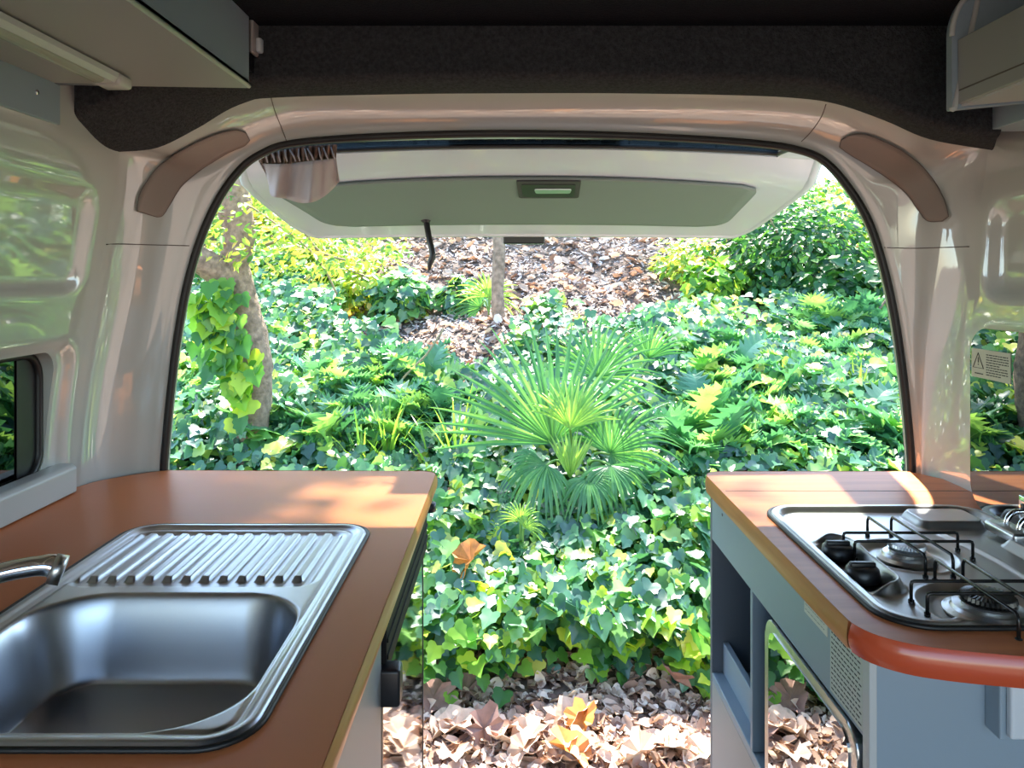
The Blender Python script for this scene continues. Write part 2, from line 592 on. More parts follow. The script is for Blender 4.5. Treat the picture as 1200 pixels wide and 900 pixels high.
# headliner: carpet from the frame's top forward to the bulkhead face
i0, i1 = 6, 19
Dl = [D_w[i] for i in range(i0, i1 + 1)]
El = [W(*E_px[i], YE) for i in range(i0, i1 + 1)]
Dl, El = spline(Dl, 6), spline(El, 6)
rowsL = [Dl]
for k in range(1, 9):
    t = k / 8
    rowsL.append([Vector((d.x + (e.x - d.x) * t, d.y + (e.y - d.y) * t, d.z + (e.z - d.z) * math.sin(PI / 2 * t) ** 1.0 - 0.012 * math.sin(PI * t))) for d, e in zip(Dl, El)])
for k in range(1, 5):
    t = k / 4
    rowsL.append([Vector((e.x, e.y - 0.012 * math.sin(PI / 2 * t), e.z + 0.012 * t)) for e in El])
rowsL.append([Vector((e.x, YE - 0.013, CZ + 0.47)) for e in El])
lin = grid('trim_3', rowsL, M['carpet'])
tag(lin, 'charcoal carpet covered header above the rear opening', kind='structure')

# ceiling slab
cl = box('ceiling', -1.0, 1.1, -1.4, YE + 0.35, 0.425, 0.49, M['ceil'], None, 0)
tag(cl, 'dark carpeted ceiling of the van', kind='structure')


# side walls with pressed panels
def wall(side):
    idx = [0, 1, 2, 3, 4, 5, 6] if side < 0 else [24, 23, 22, 21, 20, 19]
    prof = [(D_w[i].x, D_w[i].z) for i in idx]
    prof = [(prof[0][0], CZ - 1.25), (prof[0][0], CZ - .8), (prof[0][0], CZ - .5)] + prof + [(prof[-1][0] + (0.0 if side > 0 else 0.0), CZ + 0.45)]
    ps = spline([(x, 0, z) for x, z in prof], 12)
    zs = np.array([p.z for p in ps]); xs = np.array([p.x for p in ps])
    o = np.argsort(zs)
    zs, xs = zs[o], xs[o]

    def X(z): return float(np.interp(z, zs, xs))
    return X


XL, XR = wall(-1), wall(1)


def sdrr(y, z, y0, y1, z0, z1, r):
    cy, cz = (y0 + y1) / 2, (z0 + z1) / 2
    qy, qz = abs(y - cy) - (y1 - y0) / 2 + r, abs(z - cz) - (z1 - z0) / 2 + r
    return math.hypot(max(qy, 0), max(qz, 0)) + min(max(qy, qz), 0) - r


def build_wall(name, side, X, panels, hole, label):
    ny, nz = 190, 110
    y0, y1 = -0.6, YD
    Z = [CZ - 1.25 + (i / 14) * 0.85 for i in range(14)] + [CZ - 0.4 + i / nz * 0.87 for i in range(nz + 1)]
    inner, outer = [], []
    for z in Z:
        ri, ro = [], []
        for j in range(ny + 1):
            y = y0 + (y1 - y0) * j / ny
            d = 0
            for (a, b, c, e, r, dep, wd) in panels:
                s = sdrr(y, z - CZ, a, b, c, e, r)
                d += dep * frac_ease(min(max(-s / wd, 0), 1))
            x = X(z)
            ri.append((x + side * d, y, z))
            ro.append((x + side * 0.055, y, z))
        inner.append(ri); outer.append(ro)
    nr, nc = len(Z), ny + 1
    verts = [p for r in inner for p in r] + [p for r in outer for p in r]
    N = nr * nc
    f = []
    for i in range(nr - 1):
        for j in range(nc - 1):
            a, b, c, d = i * nc + j, i * nc + j + 1, (i + 1) * nc + j + 1, (i + 1) * nc + j
            f.append((a, b, c, d)); f.append((N + d, N + c, N + b, N + a))
    for j in range(nc - 1):
        f.append((j + 1, j, N + j, N + j + 1))
        t = (nr - 1) * nc
        f.append((t + j, t + j + 1, N + t + j + 1, N + t + j))
    for i in range(nr - 1):
        f.append((i * nc, (i + 1) * nc, N + (i + 1) * nc, N + i * nc))
        f.append(((i + 1) * nc - 1, (i + 2) * nc - 1, N + (i + 2) * nc - 1, N + (i + 1) * nc - 1)[::-1])
    o = mk(name, verts, f, M['paint'], None, True)
    bm = bmesh.new(); bm.from_mesh(o.data); bmesh.ops.recalc_face_normals(bm, faces=bm.faces); bm.to_mesh(o.data); bm.free()
    if hole:
        a, b, c, e, r = hole
        pts = rrect(a, b, c, e, r)
        xa, xb = X(CZ) - 0.25, X(CZ) + 0.25
        cu = prism('cut', [(xa, y, z + CZ) for y, z in pts], [(xb, y, z + CZ) for y, z in pts], M['paint'])
        cut(o, [cu])
    smooth_angle(o, 40)
    return tag(o, label, kind='structure')


HOLE_L = (0.45, 1.388, -0.36, -0.132, 0.045)
HOLE_R = (0.45, 1.39, -0.36, -0.10, 0.045)
build_wall('wall_left', -1, XL, [(0.3, 1.405, -0.035, 0.165, 0.05, 0.014, 0.03), (0.38, 1.435, -0.42, -0.108, 0.06, 0.016, 0.03)],
           HOLE_L, 'glossy white painted left wall of the van with pressed panels')
build_wall('wall_right', 1, XR, [(0.3, 1.43, -0.045, 0.145, 0.05, 0.018, 0.035), (0.38, 1.435, -0.42, -0.085, 0.06, 0.012, 0.03)],
           HOLE_R, 'glossy white painted right wall of the van with pressed panels')


def side_window(name, side, X, H, label):
    a, b, c, e, r = H
    xm = X(CZ - 0.25) + side * 0.034
    pts = rrect(a + .001, b - .001, c + .001, e - .001, r)
    g = prism(name, [(xm, y, z + CZ) for y, z in pts], [(xm + side * 0.004, y, z + CZ) for y, z in pts], M['side_glass'])
    tag(g, label, kind='structure')
    tube('window_seal', [(xm - side * 0.004, y, z + CZ) for y, z in rrect(a + .004, b - .004, c + .004, e - .004, r)], 0.0075, M['rubber'], g, 8, close=True)
    bd = box('border', min(xm - side * .001, xm - side * .003), max(xm - side * .001, xm - side * .003), b - 0.062, b - 0.008, c + .012, e - .012, M['black'], g, 0.0005)
    bd['label'] = 'dark printed border of the glass'
    return g


side_window('window_1', -1, XL, HOLE_L, 'dark tinted side window of the left wall beside the sink')
side_window('window_2', 1, XR, HOLE_R, 'dark tinted side window of the right wall behind the raised cooker lid')
# light grey sill block under the left window
pts = round_poly([(-0.845, -0.398), (-0.808, -0.398), (-0.808, -0.352), (-0.815, -0.345), (-0.845, -0.345)], 0.004, 3)
sl = prism('trim_4', [(x, 0.2, z + CZ) for x, z in pts], [(x, 1.425, z + CZ) for x, z in pts], M['cab_light'])
tag(sl, 'light grey sill strip under the left side window', kind='structure')

fl = box('floor', -0.9, 0.95, -0.6, 1.66, -1.29, -1.25, M['cab_dark'], None, 0)
tag(fl, 'dark vinyl floor of the van', kind='structure')


# crescent covers on the frame corners
def crescent(outer, inner, label):
    so = [on_arch(v.x, v.y, 0.004) for v in spline([(a, b, 0) for a, b in outer], 5)]
    si = [on_arch(v.x, v.y, 0.004) for v in spline([(a, b, 0) for a, b in inner], 5)]
    n = min(len(so), len(si))
    rows = []
    po = [(v.x, v.y) for v in spline([(a, b, 0) for a, b in outer], 5)]
    pi = [(v.x, v.y) for v in spline([(a, b, 0) for a, b in inner], 5)]
    for k in range(7):
        t = k / 6
        rows.append([on_arch(po[i][0] * (1 - t) + pi[i][0] * t, po[i][1] * (1 - t) + pi[i][1] * t, 0.004) for i in range(n)])
    o = grid('corner_cover', rows, M['cover'], None, True)
    ring = rows[0] + [r[-1] for r in rows[1:-1]] + rows[-1][::-1] + [r[0] for r in rows[1:-1]][::-1]
    tag(o, label, 'trim panel')
    md = o.modifiers.new('t', 'SOLIDIFY'); md.thickness = 0.002; md.offset = 0
    e = tube('edge_line', [p for p in ring], 0.0012, M['seam'], o, 6, close=True)
    return o


crescent([(159, 247), (162, 228), (172, 211), (184, 196), (203, 180), (228, 166), (254, 155), (275, 151), (287, 154)],
         [(183, 254), (190, 252), (199, 239), (211, 220), (228, 204), (248, 189), (268, 177), (285, 170), (292, 163)],
         'taupe crescent shaped cover on the upper left corner of the doorway frame')
crescent([(986, 163), (1000, 156), (1018, 157), (1040, 166), (1060, 177), (1080, 194), (1098, 217), (1109, 238), (1113, 254)],
         [(984, 171), (992, 178), (1012, 190), (1032, 203), (1050, 216), (1064, 229), (1076, 246), (1088, 259), (1106, 259)],
         'taupe crescent shaped cover on the upper right corner of the doorway frame')

# ================================================================== TAILGATE
XC = 0.045
# profile: (Y, z, half width, droop at the sides)
TG = [(1.625, 0.305, 0.60, 0.022), (1.68, 0.302, 0.655, 0.022), (1.86, 0.325, 0.73, 0.026), (2.05, 0.345, 0.775, 0.030), (2.15, 0.302, 0.790, 0.045),
      (2.25, 0.275, 0.792, 0.040), (2.42, 0.225, 0.785, 0.024), (2.58, 0.178, 0.772, 0.012), (2.64, 0.158, 0.755, 0.008), (2.68, 0.145, 0.725, 0.006)]
TG = [(a, b, c, d) for a, b, c, d in TG]


def tg_at(Y):
    ys = [t[0] for t in TG]
    return [float(np.interp(Y, ys, [t[k] for t in TG])) for k in (1, 2, 3)]


def tg_pt(Y, x, lift=0.0):
    z, hw, dr = tg_at(Y)
    s = (x - XC) / hw
    return Vector((x, Y, CZ + z - dr * abs(s) ** 2.2 + lift))


tg = thing('tailgate', 'raised white tailgate with sage green inner panel and narrow rear window', 'tailgate', (XC, 1.62, CZ + 0.3))
# white inner frame as a ring around the window: built from strips
def tg_strip(name, Y0, Y1, x0f, x1f, m, parent, ny=8, nx=40, lift=0.0, thick=0.03, flip=1):
    rows = []
    for i in range(ny + 1):
        Y = Y0 + (Y1 - Y0) * i / ny
        z, hw, dr = tg_at(Y)
        rows.append([tg_pt(Y, x0f(Y) + (x1f(Y) - x0f(Y)) * j / nx, lift) for j in range(nx + 1)])
    verts = [p for r in rows for p in r]
    n = len(verts)
    verts += [p + Vector((0, 0, thick)) for p in verts]
    nc = nx + 1; f = []
    for i in range(ny):
        for j in range(nx):
            a, b, c, d = i * nc + j, i * nc + j + 1, (i + 1) * nc + j + 1, (i + 1) * nc + j
            f += [(a, b, c, d), (n + d, n + c, n + b, n + a)]
    for j in range(nx):
        f += [(j + 1, j, n + j, n + j + 1), (ny * nc + j, ny * nc + j + 1, n + ny * nc + j + 1, n + ny * nc + j)]
    for i in range(ny):
        f += [(i * nc, (i + 1) * nc, n + (i + 1) * nc, n + i * nc), (i * nc + nx, n + i * nc + nx, n + (i + 1) * nc + nx, (i + 1) * nc + nx)]
    o = mk(name, verts, f, m, parent, True)
    bm = bmesh.new(); bm.from_mesh(o.data); bmesh.ops.recalc_face_normals(bm, faces=bm.faces); bm.to_mesh(o.data); bm.free()
    smooth_angle(o, 30)
    return o


hw = lambda Y: tg_at(Y)[1]
GW = lambda Y: float(np.interp(Y, [1.68, 2.05], [0.60, 0.665]))
tg_strip('lower_shell', 2.055, 2.68, lambda Y: XC - hw(Y), lambda Y: XC + hw(Y), M['gate_paint'], tg, 16, 40, 0.0, 0.05)
tg_strip('hinge_rail', 1.625, 1.675, lambda Y: XC - hw(Y), lambda Y: XC + hw(Y), M['gate_paint'], tg, 3, 40, 0.0, 0.03)
tg_strip('side_rail', 1.675, 2.055, lambda Y: XC - hw(Y), lambda Y: XC - GW(Y), M['gate_paint'], tg, 8, 6, 0.0, 0.04)
tg_strip('side_rail', 1.675, 2.055, lambda Y: XC + GW(Y), lambda Y: XC + hw(Y), M['gate_paint'], tg, 8, 6, 0.0, 0.04)
glass = tg_strip('rear_window', 1.675, 2.055, lambda Y: XC - GW(Y), lambda Y: XC + GW(Y), M['tail_glass'], tg, 8, 40, 0.015, 0.004)
# black border round the window
ring = [tg_pt(1.68, XC - GW(1.68) + 2 * GW(1.68) * i / 30, .006) for i in range(31)] + \
       [tg_pt(1.68 + .37 * i / 8, XC + GW(1.68 + .37 * i / 8), .006) for i in range(1, 8)] + \
       [tg_pt(2.05, XC + GW(2.05) - 2 * GW(2.05) * i / 30, .006) for i in range(31)] + \
       [tg_pt(2.05 - .37 * i / 8, XC - GW(2.05 - .37 * i / 8), .006) for i in range(1, 8)]
tube('window_seal', ring, 0.006, M['rubber'], tg, 8, close=True)
# outer edge roll of the shell
edge = [tg_pt(1.64 + (2.66 - 1.64) * i / 20, XC + hw(1.64 + 1.02 * i / 20), .012) for i in range(21)] + \
       [tg_pt(2.68, XC + hw(2.68) * (1 - 2 * i / 20), .012) for i in range(21)] + \
       [tg_pt(2.66 - 1.02 * i / 20, XC - hw(2.66 - 1.02 * i / 20), .012) for i in range(21)]
tube('edge_flange', edge, 0.016, M['gate_paint'], tg, 10)
# sage inner panel
ol = round_poly([(XC - 0.735, 2.19), (XC + 0.665, 2.19), (XC + 0.66, 2.56), (XC - 0.655, 2.56)], [.05, .05, .09, .09], 6)


def poly_sheet(name, ol, m, parent, lift, thick, nx=40, ny=12):
    xs = [p[0] for p in ol]; ys = [p[1] for p in ol]
    bm = bmesh.new()
    y0, y1 = min(ys), max(ys)
    rows = []
    for i in range(ny + 1):
        Y = y0 + (y1 - y0) * (i / ny)
        Yq = min(max(Y, y0 + 1e-4), y1 - 1e-4)
        cr = []
        for k in range(len(ol)):
            (xa, ya), (xb, yb) = ol[k - 1], ol[k]
            if (ya - Yq) * (yb - Yq) < 0:
                cr.append(xa + (xb - xa) * (Yq - ya) / (yb - ya))
        a, b = min(cr), max(cr)
        rows.append([tg_pt(Y, a + (b - a) * j / nx, lift) for j in range(nx + 1)])
    o = grid(name, rows, m, parent, True)
    md = o.modifiers.new('t', 'SOLIDIFY'); md.thickness = thick; md.offset = 0
    return o


poly_sheet('inner_panel', ol, M['gate_panel'], tg, -0.006, 0.006, 40, 24)['label'] = 'sage green inner lining board'
# recessed inner handle
hp = lambda px, py, l=0.0: None


def tg_px(px, py):
    """where the sight line of a pixel meets the underside of the tailgate"""
    best = None
    for i in range(400):
        Y = 1.7 + i * 0.0025
        p = W(px, py, Y)
        q = tg_pt(Y, p.x)
        d = p.z - q.z
        if best is None or abs(d) < best[0]:
            best = (abs(d), Y, p.x)
    return best[2], best[1]


def panel_piece(name, pts, m, parent, l0, l1, bev=0.0):
    P = [tg_px(*p) for p in pts]
    P = round_poly(P, 0.008, 4)
    return prism(name, [tg_pt(y, x, l0) for x, y in P], [tg_pt(y, x, l1) for x, y in P], m, parent, bev)


h = panel_piece('release_handle', [(605, 207), (681, 207), (678, 227), (608, 227)], M['grey_plastic'], tg, -0.014, -0.002, 0.002)
h.data.materials[0] = mat('dark_grey_plastic', (0.03, 0.032, 0.036), 0.6)
panel_piece('recess', [(611, 210), (675, 210), (672, 224.5), (613, 224.5)], M['rubber'], h, -0.0165, -0.012)
panel_piece('grip', [(626, 214.5), (670, 214.5), (668, 219), (628, 219)], M['steel_soft'], h, -0.020, -0.0155)
# pull strap
st = [W(499, 252, 2.52), W(500, 262, 2.52), W(503, 280, 2.50), W(507, 298, 2.49), W(504, 308, 2.49), W(503, 317, 2.49)]
bm = bmesh.new()
sp = spline(st, 5)
add_tube(bm, sp, [0.010] * (len(sp) - 6) + [0.009, 0.008, 0.007, 0.006, 0.005, 0.004], 8)
s_ = from_bm('pull_strap', bm, M['black'], tg, True)
s_['label'] = 'black hanging pull strap'
lathe('collar', [(0.008, .0), (0.017, .0), (0.018, -.012), (0.012, -.02), (0.008, -.02)], tuple(W(499, 254, 2.52)), M['black'], tg, 16)
# number plate handle on the outer edge
b_ = box('outer_handle', W(590, 0, 2.72).x, W(638, 0, 2.72).x, 2.69, 2.75, -(285 - 325) / -900 * 2.7 if False else 0.118, 0.145, M['black'], tg, 0.004)
# row of small letters on the outside of the window
t_ = bpy.data.curves.new('window_letters', 'FONT')
t_.body = 'ONS CINS HAION'
t_.size = 0.05
t_.space_character = 1.6
t_.extrude = 0.0005
t_.align_x = 'CENTER'
to = bpy.data.objects.new('window_letters', t_)
C.objects.link(to)
to.data.materials.append(mat('letter_white', (0.75, 0.78, 0.75), 0.5))
adopt(to, tg)
p_ = tg_pt(1.93, XC, 0.026)
to.matrix_parent_inverse = Matrix.Translation(-tg.location)
to.location = (W(622, 0, 1.95).x, 1.955, CZ + 0.352)
to.rotation_euler = (math.radians(6), 0, 0)
fb = tg_strip('dark_band', 1.90, 2.05, lambda Y: -0.17, lambda Y: 0.29, M['black'], tg, 3, 12, 0.021, 0.002)
fb['label'] = 'dark printed band across the window'

bpy.context.view_layer.update()
_me = bpy.data.meshes.new_from_object(to.evaluated_get(bpy.context.evaluated_depsgraph_get()))
_n = bpy.data.objects.new('lettering', _me)
C.objects.link(_n)
_n.parent = tg
_n.matrix_parent_inverse = Matrix.Translation(-tg.location)
_n.location = to.location
_n.rotation_euler = to.rotation_euler
bpy.data.objects.remove(to, do_unlink=True)
_n['label'] = 'row of small pale letters on the outside of the window'

# ---- curtain gathered at the tailgate's left
cu = thing('curtain', 'mauve beige curtain gathered and hanging from the tailgate at the upper left', 'curtain', tuple(W(350, 185, 1.85)))
top = [(303, 188), (320, 179), (340, 174), (360, 171), (380, 170), (395, 169)]
mid = [(304, 191), (320, 192), (340, 191.5), (360, 189), (378, 187), (394, 185)]


def pleat_surface(name, a, b, m, parent, Ya, Yb, amp, freq, n=90, rows_=8, grow=1.0):
    sa, sb = spline([(x, y, 0) for x, y in a], 24), spline([(x, y, 0) for x, y in b], 24)
    rows = []
    for i in range(rows_ + 1):
        t = i / rows_
        r = []
        for j in range(len(sa)):
            u = j / (len(sa) - 1)
            q = sa[j] * (1 - t) + sb[j] * t
            Y = Ya + (Yb - Ya) * t + amp * (1 + grow * t) * (math.sin(u * freq + 1.3 * math.sin(3 * u)) + .4 * math.sin(u * freq * 2.3 + t))
            r.append(W(q.x, q.y, Y))
        rows.append(r)
    o = grid(name, rows, m, parent, True)
    md = o.modifiers.new('t', 'SOLIDIFY'); md.thickness = 0.0015
    return o


pleat_surface('heading', top, mid, M['curtain_head'], cu, 1.80, 1.82, 0.012, 85, grow=0.1)['label'] = 'dark gathered heading with pale stripes'
for k in range(11):
    x = 309 + k * 8 + random.uniform(-2, 2)
    tube('pleat', [W(x + random.uniform(-5, 3), 176 - (x - 309) * .06 + random.uniform(0, 2), 1.785), W(x + 2, 183, 1.782), W(x + 4, 190.5 - (x - 309) * .045, 1.79)],
         [.0015, .0022, .0015], M['curtain'], cu, 6)
pleat_surface('drape', mid, [(318, 216), (318, 229), (336, 233), (358, 238), (378, 231), (398, 213)], M['curtain'], cu, 1.80, 1.86, 0.007, 15, grow=2.5)

# ================================================================== LEFT WORKTOP, SINK, TAP
TOP = -0.400
ol = round_poly([(-0.838, -0.4), (-0.155, -0.4), (-0.155, 1.585), (-0.722, 1.592), (-0.765, 1.560), (-0.815, 1.51), (-0.835, 1.45)],
                [0, 0, 0.035, 0.01, 0.01, 0.02, 0.01], 6)
wt = slab('worktop', ol, TOP - 0.030, TOP, M['orange'], None)
tag(wt, 'orange laminate worktop around the stainless sink on the left', 'worktop')
SX0, SX1, SY0, SY1 = -0.603, -0.224, 0.648, 1.233
hole = rrect(SX0 + .012, SX1 - .012, SY0 + .012, SY1 - .012, 0.04)
cut(wt, [prism('c', [(x, y, CZ - 0.6) for x, y in hole], [(x, y, CZ - 0.2) for x, y in hole], M['orange'])])


def edge_band(outline, x_pick, z0, z1, m, parent, name='edge_band', label=None, bulge=0.004):
    """rounded strip following part of an outline (points outward offset)"""
    pts = [Vector((x, y, 0)) for x, y in outline]
    rows = []
    n = len(pts)
    for k in range(9):
        t = k / 8
        z = z0 + (z1 - z0) * t
        off = bulge * math.sin(PI * t) + 0.0008
        r = []
        for i, p in enumerate(pts):
            tan = (pts[min(i + 1, n - 1)] - pts[max(i - 1, 0)]).normalized()
            nr = Vector((tan.y, -tan.x, 0)) * x_pick
            q = p + nr * off
            r.append(Vector((q.x, q.y, CZ + z)))
        rows.append(r)
    o = grid(name, rows, m, parent, True)
    if label: o['label'] = label
    return o


band = [(-0.155, -0.4), (-0.155, 0.2), (-0.155, 0.8), (-0.155, 1.2), (-0.155, 1.5)] + [p for p in ol if p[0] > -0.2 and p[1] > 1.52][:8] + [(-0.3, 1.586), (-0.5, 1.588), (-0.715, 1.591)]
bb = edge_band(band, 1, TOP - 0.031, TOP + 0.0005, M['edge_wood'], wt, label='ochre brown rounded edging')

# --- sink
sink = thing('sink', 'stainless steel sink with single bowl and ribbed drainer in the left worktop', 'sink', ((SX0 + SX1) / 2, (SY0 + SY1) / 2, CZ + TOP))
BX0, BX1, BY0, BY1, BR = -0.578, -0.248, 0.672, 0.966, 0.085


def sd(x, y, x0, x1, y0, y1, r):
    cx, cy = (x0 + x1) / 2, (y0 + y1) / 2
    qx = np.abs(x - cx) - (x1 - x0) / 2 + r
    qy = np.abs(y - cy) - (y1 - y0) / 2 + r
    return np.hypot(np.maximum(qx, 0), np.maximum(qy, 0)) + np.minimum(np.maximum(qx, qy), 0) - r


def ss(a, b, x):
    t = np.clip((x - a) / (b - a), 0, 1)
    return t * t * (3 - 2 * t)


def heightfield(name, x0, x1, y0, y1, r, nx, ny, fn, m, parent):
    """grid warped so its border follows a rounded rectangle"""
    gx, gy = np.meshgrid(np.linspace(-1, 1, nx), np.linspace(-1, 1, ny))
    X = (x0 + x1) / 2 + gx * (x1 - x0) / 2
    Y = (y0 + y1) / 2 + gy * (y1 - y0) / 2
    # pull corners in
    d = sd(X, Y, x0, x1, y0, y1, r)
    e = 1e-4
    gxx = (sd(X + e, Y, x0, x1, y0, y1, r) - sd(X - e, Y, x0, x1, y0, y1, r)) / (2 * e)
    gyy = (sd(X, Y + e, x0, x1, y0, y1, r) - sd(X, Y - e, x0, x1, y0, y1, r)) / (2 * e)
    o_ = np.maximum(d, 0)
    X = X - gxx * o_
    Y = Y - gyy * o_
    Zv = fn(X, Y, sd(X, Y, x0, x1, y0, y1, r))
    V = np.stack([X, Y, Zv + CZ], -1).reshape(-1, 3)
    idx = np.arange(nx * ny).reshape(ny, nx)
    q = np.stack([idx[:-1, :-1], idx[:-1, 1:], idx[1:, 1:], idx[1:, :-1]], -1).reshape(-1, 4)
    me = bpy.data.meshes.new(name)
    me.from_pydata(V.tolist(), [], q.tolist())
    me.materials.append(m)
    me.polygons.foreach_set('use_smooth', [True] * len(q))
    o = bpy.data.objects.new(name, me)
    C.objects.link(o)
    return adopt(o, parent)


def sink_h(X, Y, d):
    e = -d
    z = TOP + 0.0015 + 0.0045 * ss(0, 0.006, e) - 0.0035 * ss(0.010, 0.018, e)
    # groove parallel to the rim
    z -= 0.0018 * np.exp(-((e - 0.022) / 0.003) ** 2)
    # drainer
    dd = sd(X, Y, -0.585, -0.252, 0.985, 1.205, 0.03)
    inside = ss(0.0, -0.012, dd)
    z -= 0.004 * inside
    pitch = 0.0245
    ph = ((X + 0.585 + (0.0)) / pitch) % 1.0
    rib = np.where(ph < .62, ss(0.0, .16, ph) * (1 - .25 * ph), 0) * (1 - ss(.52, .66, ph))
    ends = ss(1.008, 1.016, Y) * (1 - ss(1.183, 1.192, Y)) * ss(-.578, -.570, X) * (1 - ss(-.268, -.262, X))
    z += 0.0075 * rib * ends
    # bowl
    b = sd(X, Y, BX0, BX1, BY0, BY1, BR)
    z -= 0.003 * ss(0.004, -0.006, b)
    z -= 0.094 * ss(-0.001, -0.034, b) ** 0.9
    z -= 0.006 * ss(-0.04, -0.13, b)
    return z


heightfield('basin', SX0, SX1, SY0, SY1, 0.048, 300, 420, sink_h, M['steel_soft'], sink)
tube('seal', [(x, y, CZ + TOP + .0015) for x, y in rrect(SX0 - .001, SX1 + .001, SY0 - .001, SY1 + .001, 0.049, 10)], 0.0032, M['rubber'], sink, 8, close=True)
lathe('drain_strainer', [(0.001, .0), (0.014, .0015), (.016, -.001), (0.030, 0.001), (0.034, 0.0035), (0.036, 0.001)], (-0.50, 0.76, CZ + TOP - 0.1045), M['chrome'], sink, 28)
# --- tap
tap = thing('tap', 'chrome mixer tap with spout reaching over the sink from the left', 'tap', (-0.70, 0.80, CZ + TOP))
lathe('tap_body', [(0.001, 0), (0.026, 0), (0.026, .006), (0.019, .012), (0.018, .055), (0.016, .062), (0.001, .064)], (-0.70, 0.80, CZ + TOP), M['chrome'], tap, 24)
sp = spline([(-0.70, 0.80, CZ - .352), (-0.66, 0.815, CZ - .343), (-0.60, 0.838, CZ - .334), (-0.555, 0.856, CZ - .326), (-0.525, 0.867, CZ - .325), (-0.512, 0.871, CZ - .331)], 6)
tube('spout', sp, [0.011] * (len(sp) - 8) + [.0115, .012, .0125, .013, .0135, .014, .0145, .015], M['chrome'], tap, 16)
tube('aerator', [(-0.520, 0.868, CZ - .329), (-0.509, 0.872, CZ - .333)], 0.0165, M['steel'], tap, 20)['label'] = 'ribbed bright end ring'
tube('lever', [(-0.70, 0.80, CZ - .333), (-0.71, 0.80, CZ - .325), (-0.76, 0.80, CZ - .315)], [.012, .008, .006], M['chrome'], tap, 12)

# ================================================================== LEFT BASE CABINET + FRIDGE
cb = thing('base_cabinet', 'grey base cabinet under the left worktop', 'cabinet', (-0.4, 0.4, CZ - 1.25))
box('side_panel', -0.186, -0.171, -0.4, 1.005, -1.25, TOP - 0.030, M['cab_warm'], cb)
box('back_panel', -0.82, -0.80, -0.4, 1.45, -1.25, TOP - 0.032, M['cab_dark'], cb)
box('end_panel', -0.80, -0.186, 1.512, 1.527, -1.25, TOP - 0.030, M['cab_dark'], cb)
fr = thing('fridge', 'compact fridge with mirrored glass door below the left worktop', 'fridge', (-0.45, 1.26, CZ - 1.25))
box('body', -0.79, -0.190, 1.012, 1.508, -1.23, -0.434, M['black'], fr)
d_ = box('door', -0.190, -0.176, 1.02, 1.498, -1.20, -0.53, M['black'], fr, 0.002)
box('glass', -0.176, -0.1735, 1.025, 1.493, -1.195, -0.532, M['fridge_glass'], d_, 0.0005)['label'] = 'mirror finish glass front'
box('edge_strip', -0.1765, -0.1725, 1.4905, 1.4985, -1.20, -0.53, M['black'], d_, 0.0005)
box('edge_strip', -0.1765, -0.1725, 1.0185, 1.030, -1.20, -0.53, M['black'], d_, 0.0005)
tr = box('top_rail', -0.190, -0.166, 1.016, 1.502, -0.530, -0.440, mat('matte_black_plastic', (0.008, 0.008, 0.009), 0.6, spec=0.12), fr, 0.003)
tr['label'] = 'ridged black rail above the door'
for k, z in enumerate((-0.462, -0.486, -0.508)):
    box('ridge', -0.168, -0.164, 1.02, 1.50, z, z + .006, tr.data.materials[0], tr, 0.001)
lt = thing
bm = bmesh.new()
add_box(bm, -0.184, -0.146, 1.000, 1.030, CZ - 0.562, CZ - 0.512, 0.005, 3)
from_bm('door_latch', bm, M['black'], fr, True)
tube('hinge_pin', [(-0.160, 1.485, CZ - 0.452), (-0.160, 1.485, CZ - 0.436)], 0.013, M['black'], fr, 14)

# ================================================================== RIGHT WORKTOP
olR = round_poly([(0.392, 0.875), (0.428, 0.838), (0.48, 0.822), (0.56, 0.806), (0.66, 0.79), (0.884, 0.77), (0.885, 1.46), (0.868, 1.505), (0.815, 1.583),
                  (0.392, 1.583)], [0.035, .03, .02, .02, .02, 0, .02, .02, .01, .045], 6)
wr = slab('worktop', olR, TOP - 0.032, TOP, M['orange_wood'], None)
tag(wr, 'orange worktop around the gas hob on the right', 'worktop')
HX0, HX1, HY0, HY1 = 0.431, 0.800, 0.872, 1.334
hole = rrect(HX0 + .012, HX1 - .012, HY0 + .012, HY1 - .012, 0.045)
cut(wr, [prism('c', [(x, y, CZ - 0.6) for x, y in hole], [(x, y, CZ - 0.2) for x, y in hole], M['orange'])])
box('joint_line', 0.40, 0.875, 1.4375, 1.4392, TOP, TOP + 0.0004, M['seam'], wr, 0)['label'] = 'thin dark joint line'
# edge bands: left ochre, front orange-red
iR = [p for p in olR]
front = [p for p in olR if p[1] < 0.89]
left = [(0.392, 0.893), (0.392, 1.0), (0.392, 1.2), (0.392, 1.4), (0.392, 1.535)]
cor = [p for p in olR if p[1] > 1.53 and p[0] < 0.45]
fr_sorted = [p for p in olR if p[1] < 0.8935 and p[0] < 0.8845]
fr_sorted = sorted(set(fr_sorted), key=lambda p: (p[0], -p[1]))
edge_band(fr_sorted, 1, TOP - 0.0335, TOP + 0.0005, M['orange_edge'], wr, label='glossy orange-red front edging', bulge=0.005)
edge_band(left, -1, TOP - 0.0325, TOP + 0.0005, M['edge_wood'], wr, label='ochre brown wood grained edging', bulge=0.002)
edge_band([(0.392, 1.535)] + sorted(set(cor), key=lambda p: p[0] + p[1] * .3) + [(0.5, 1.583), (0.81, 1.583)], -1, TOP - 0.0325, TOP + 0.0005, M['edge_wood'], wr, bulge=0.002)

# ================================================================== HOB
hob = thing('gas_hob', 'stainless two burner gas hob with raised tinted glass lid on the right worktop', 'hob', (0.615, 1.10, CZ + TOP))
B1, B2 = (0.572, 1.112), (0.578, 0.932)


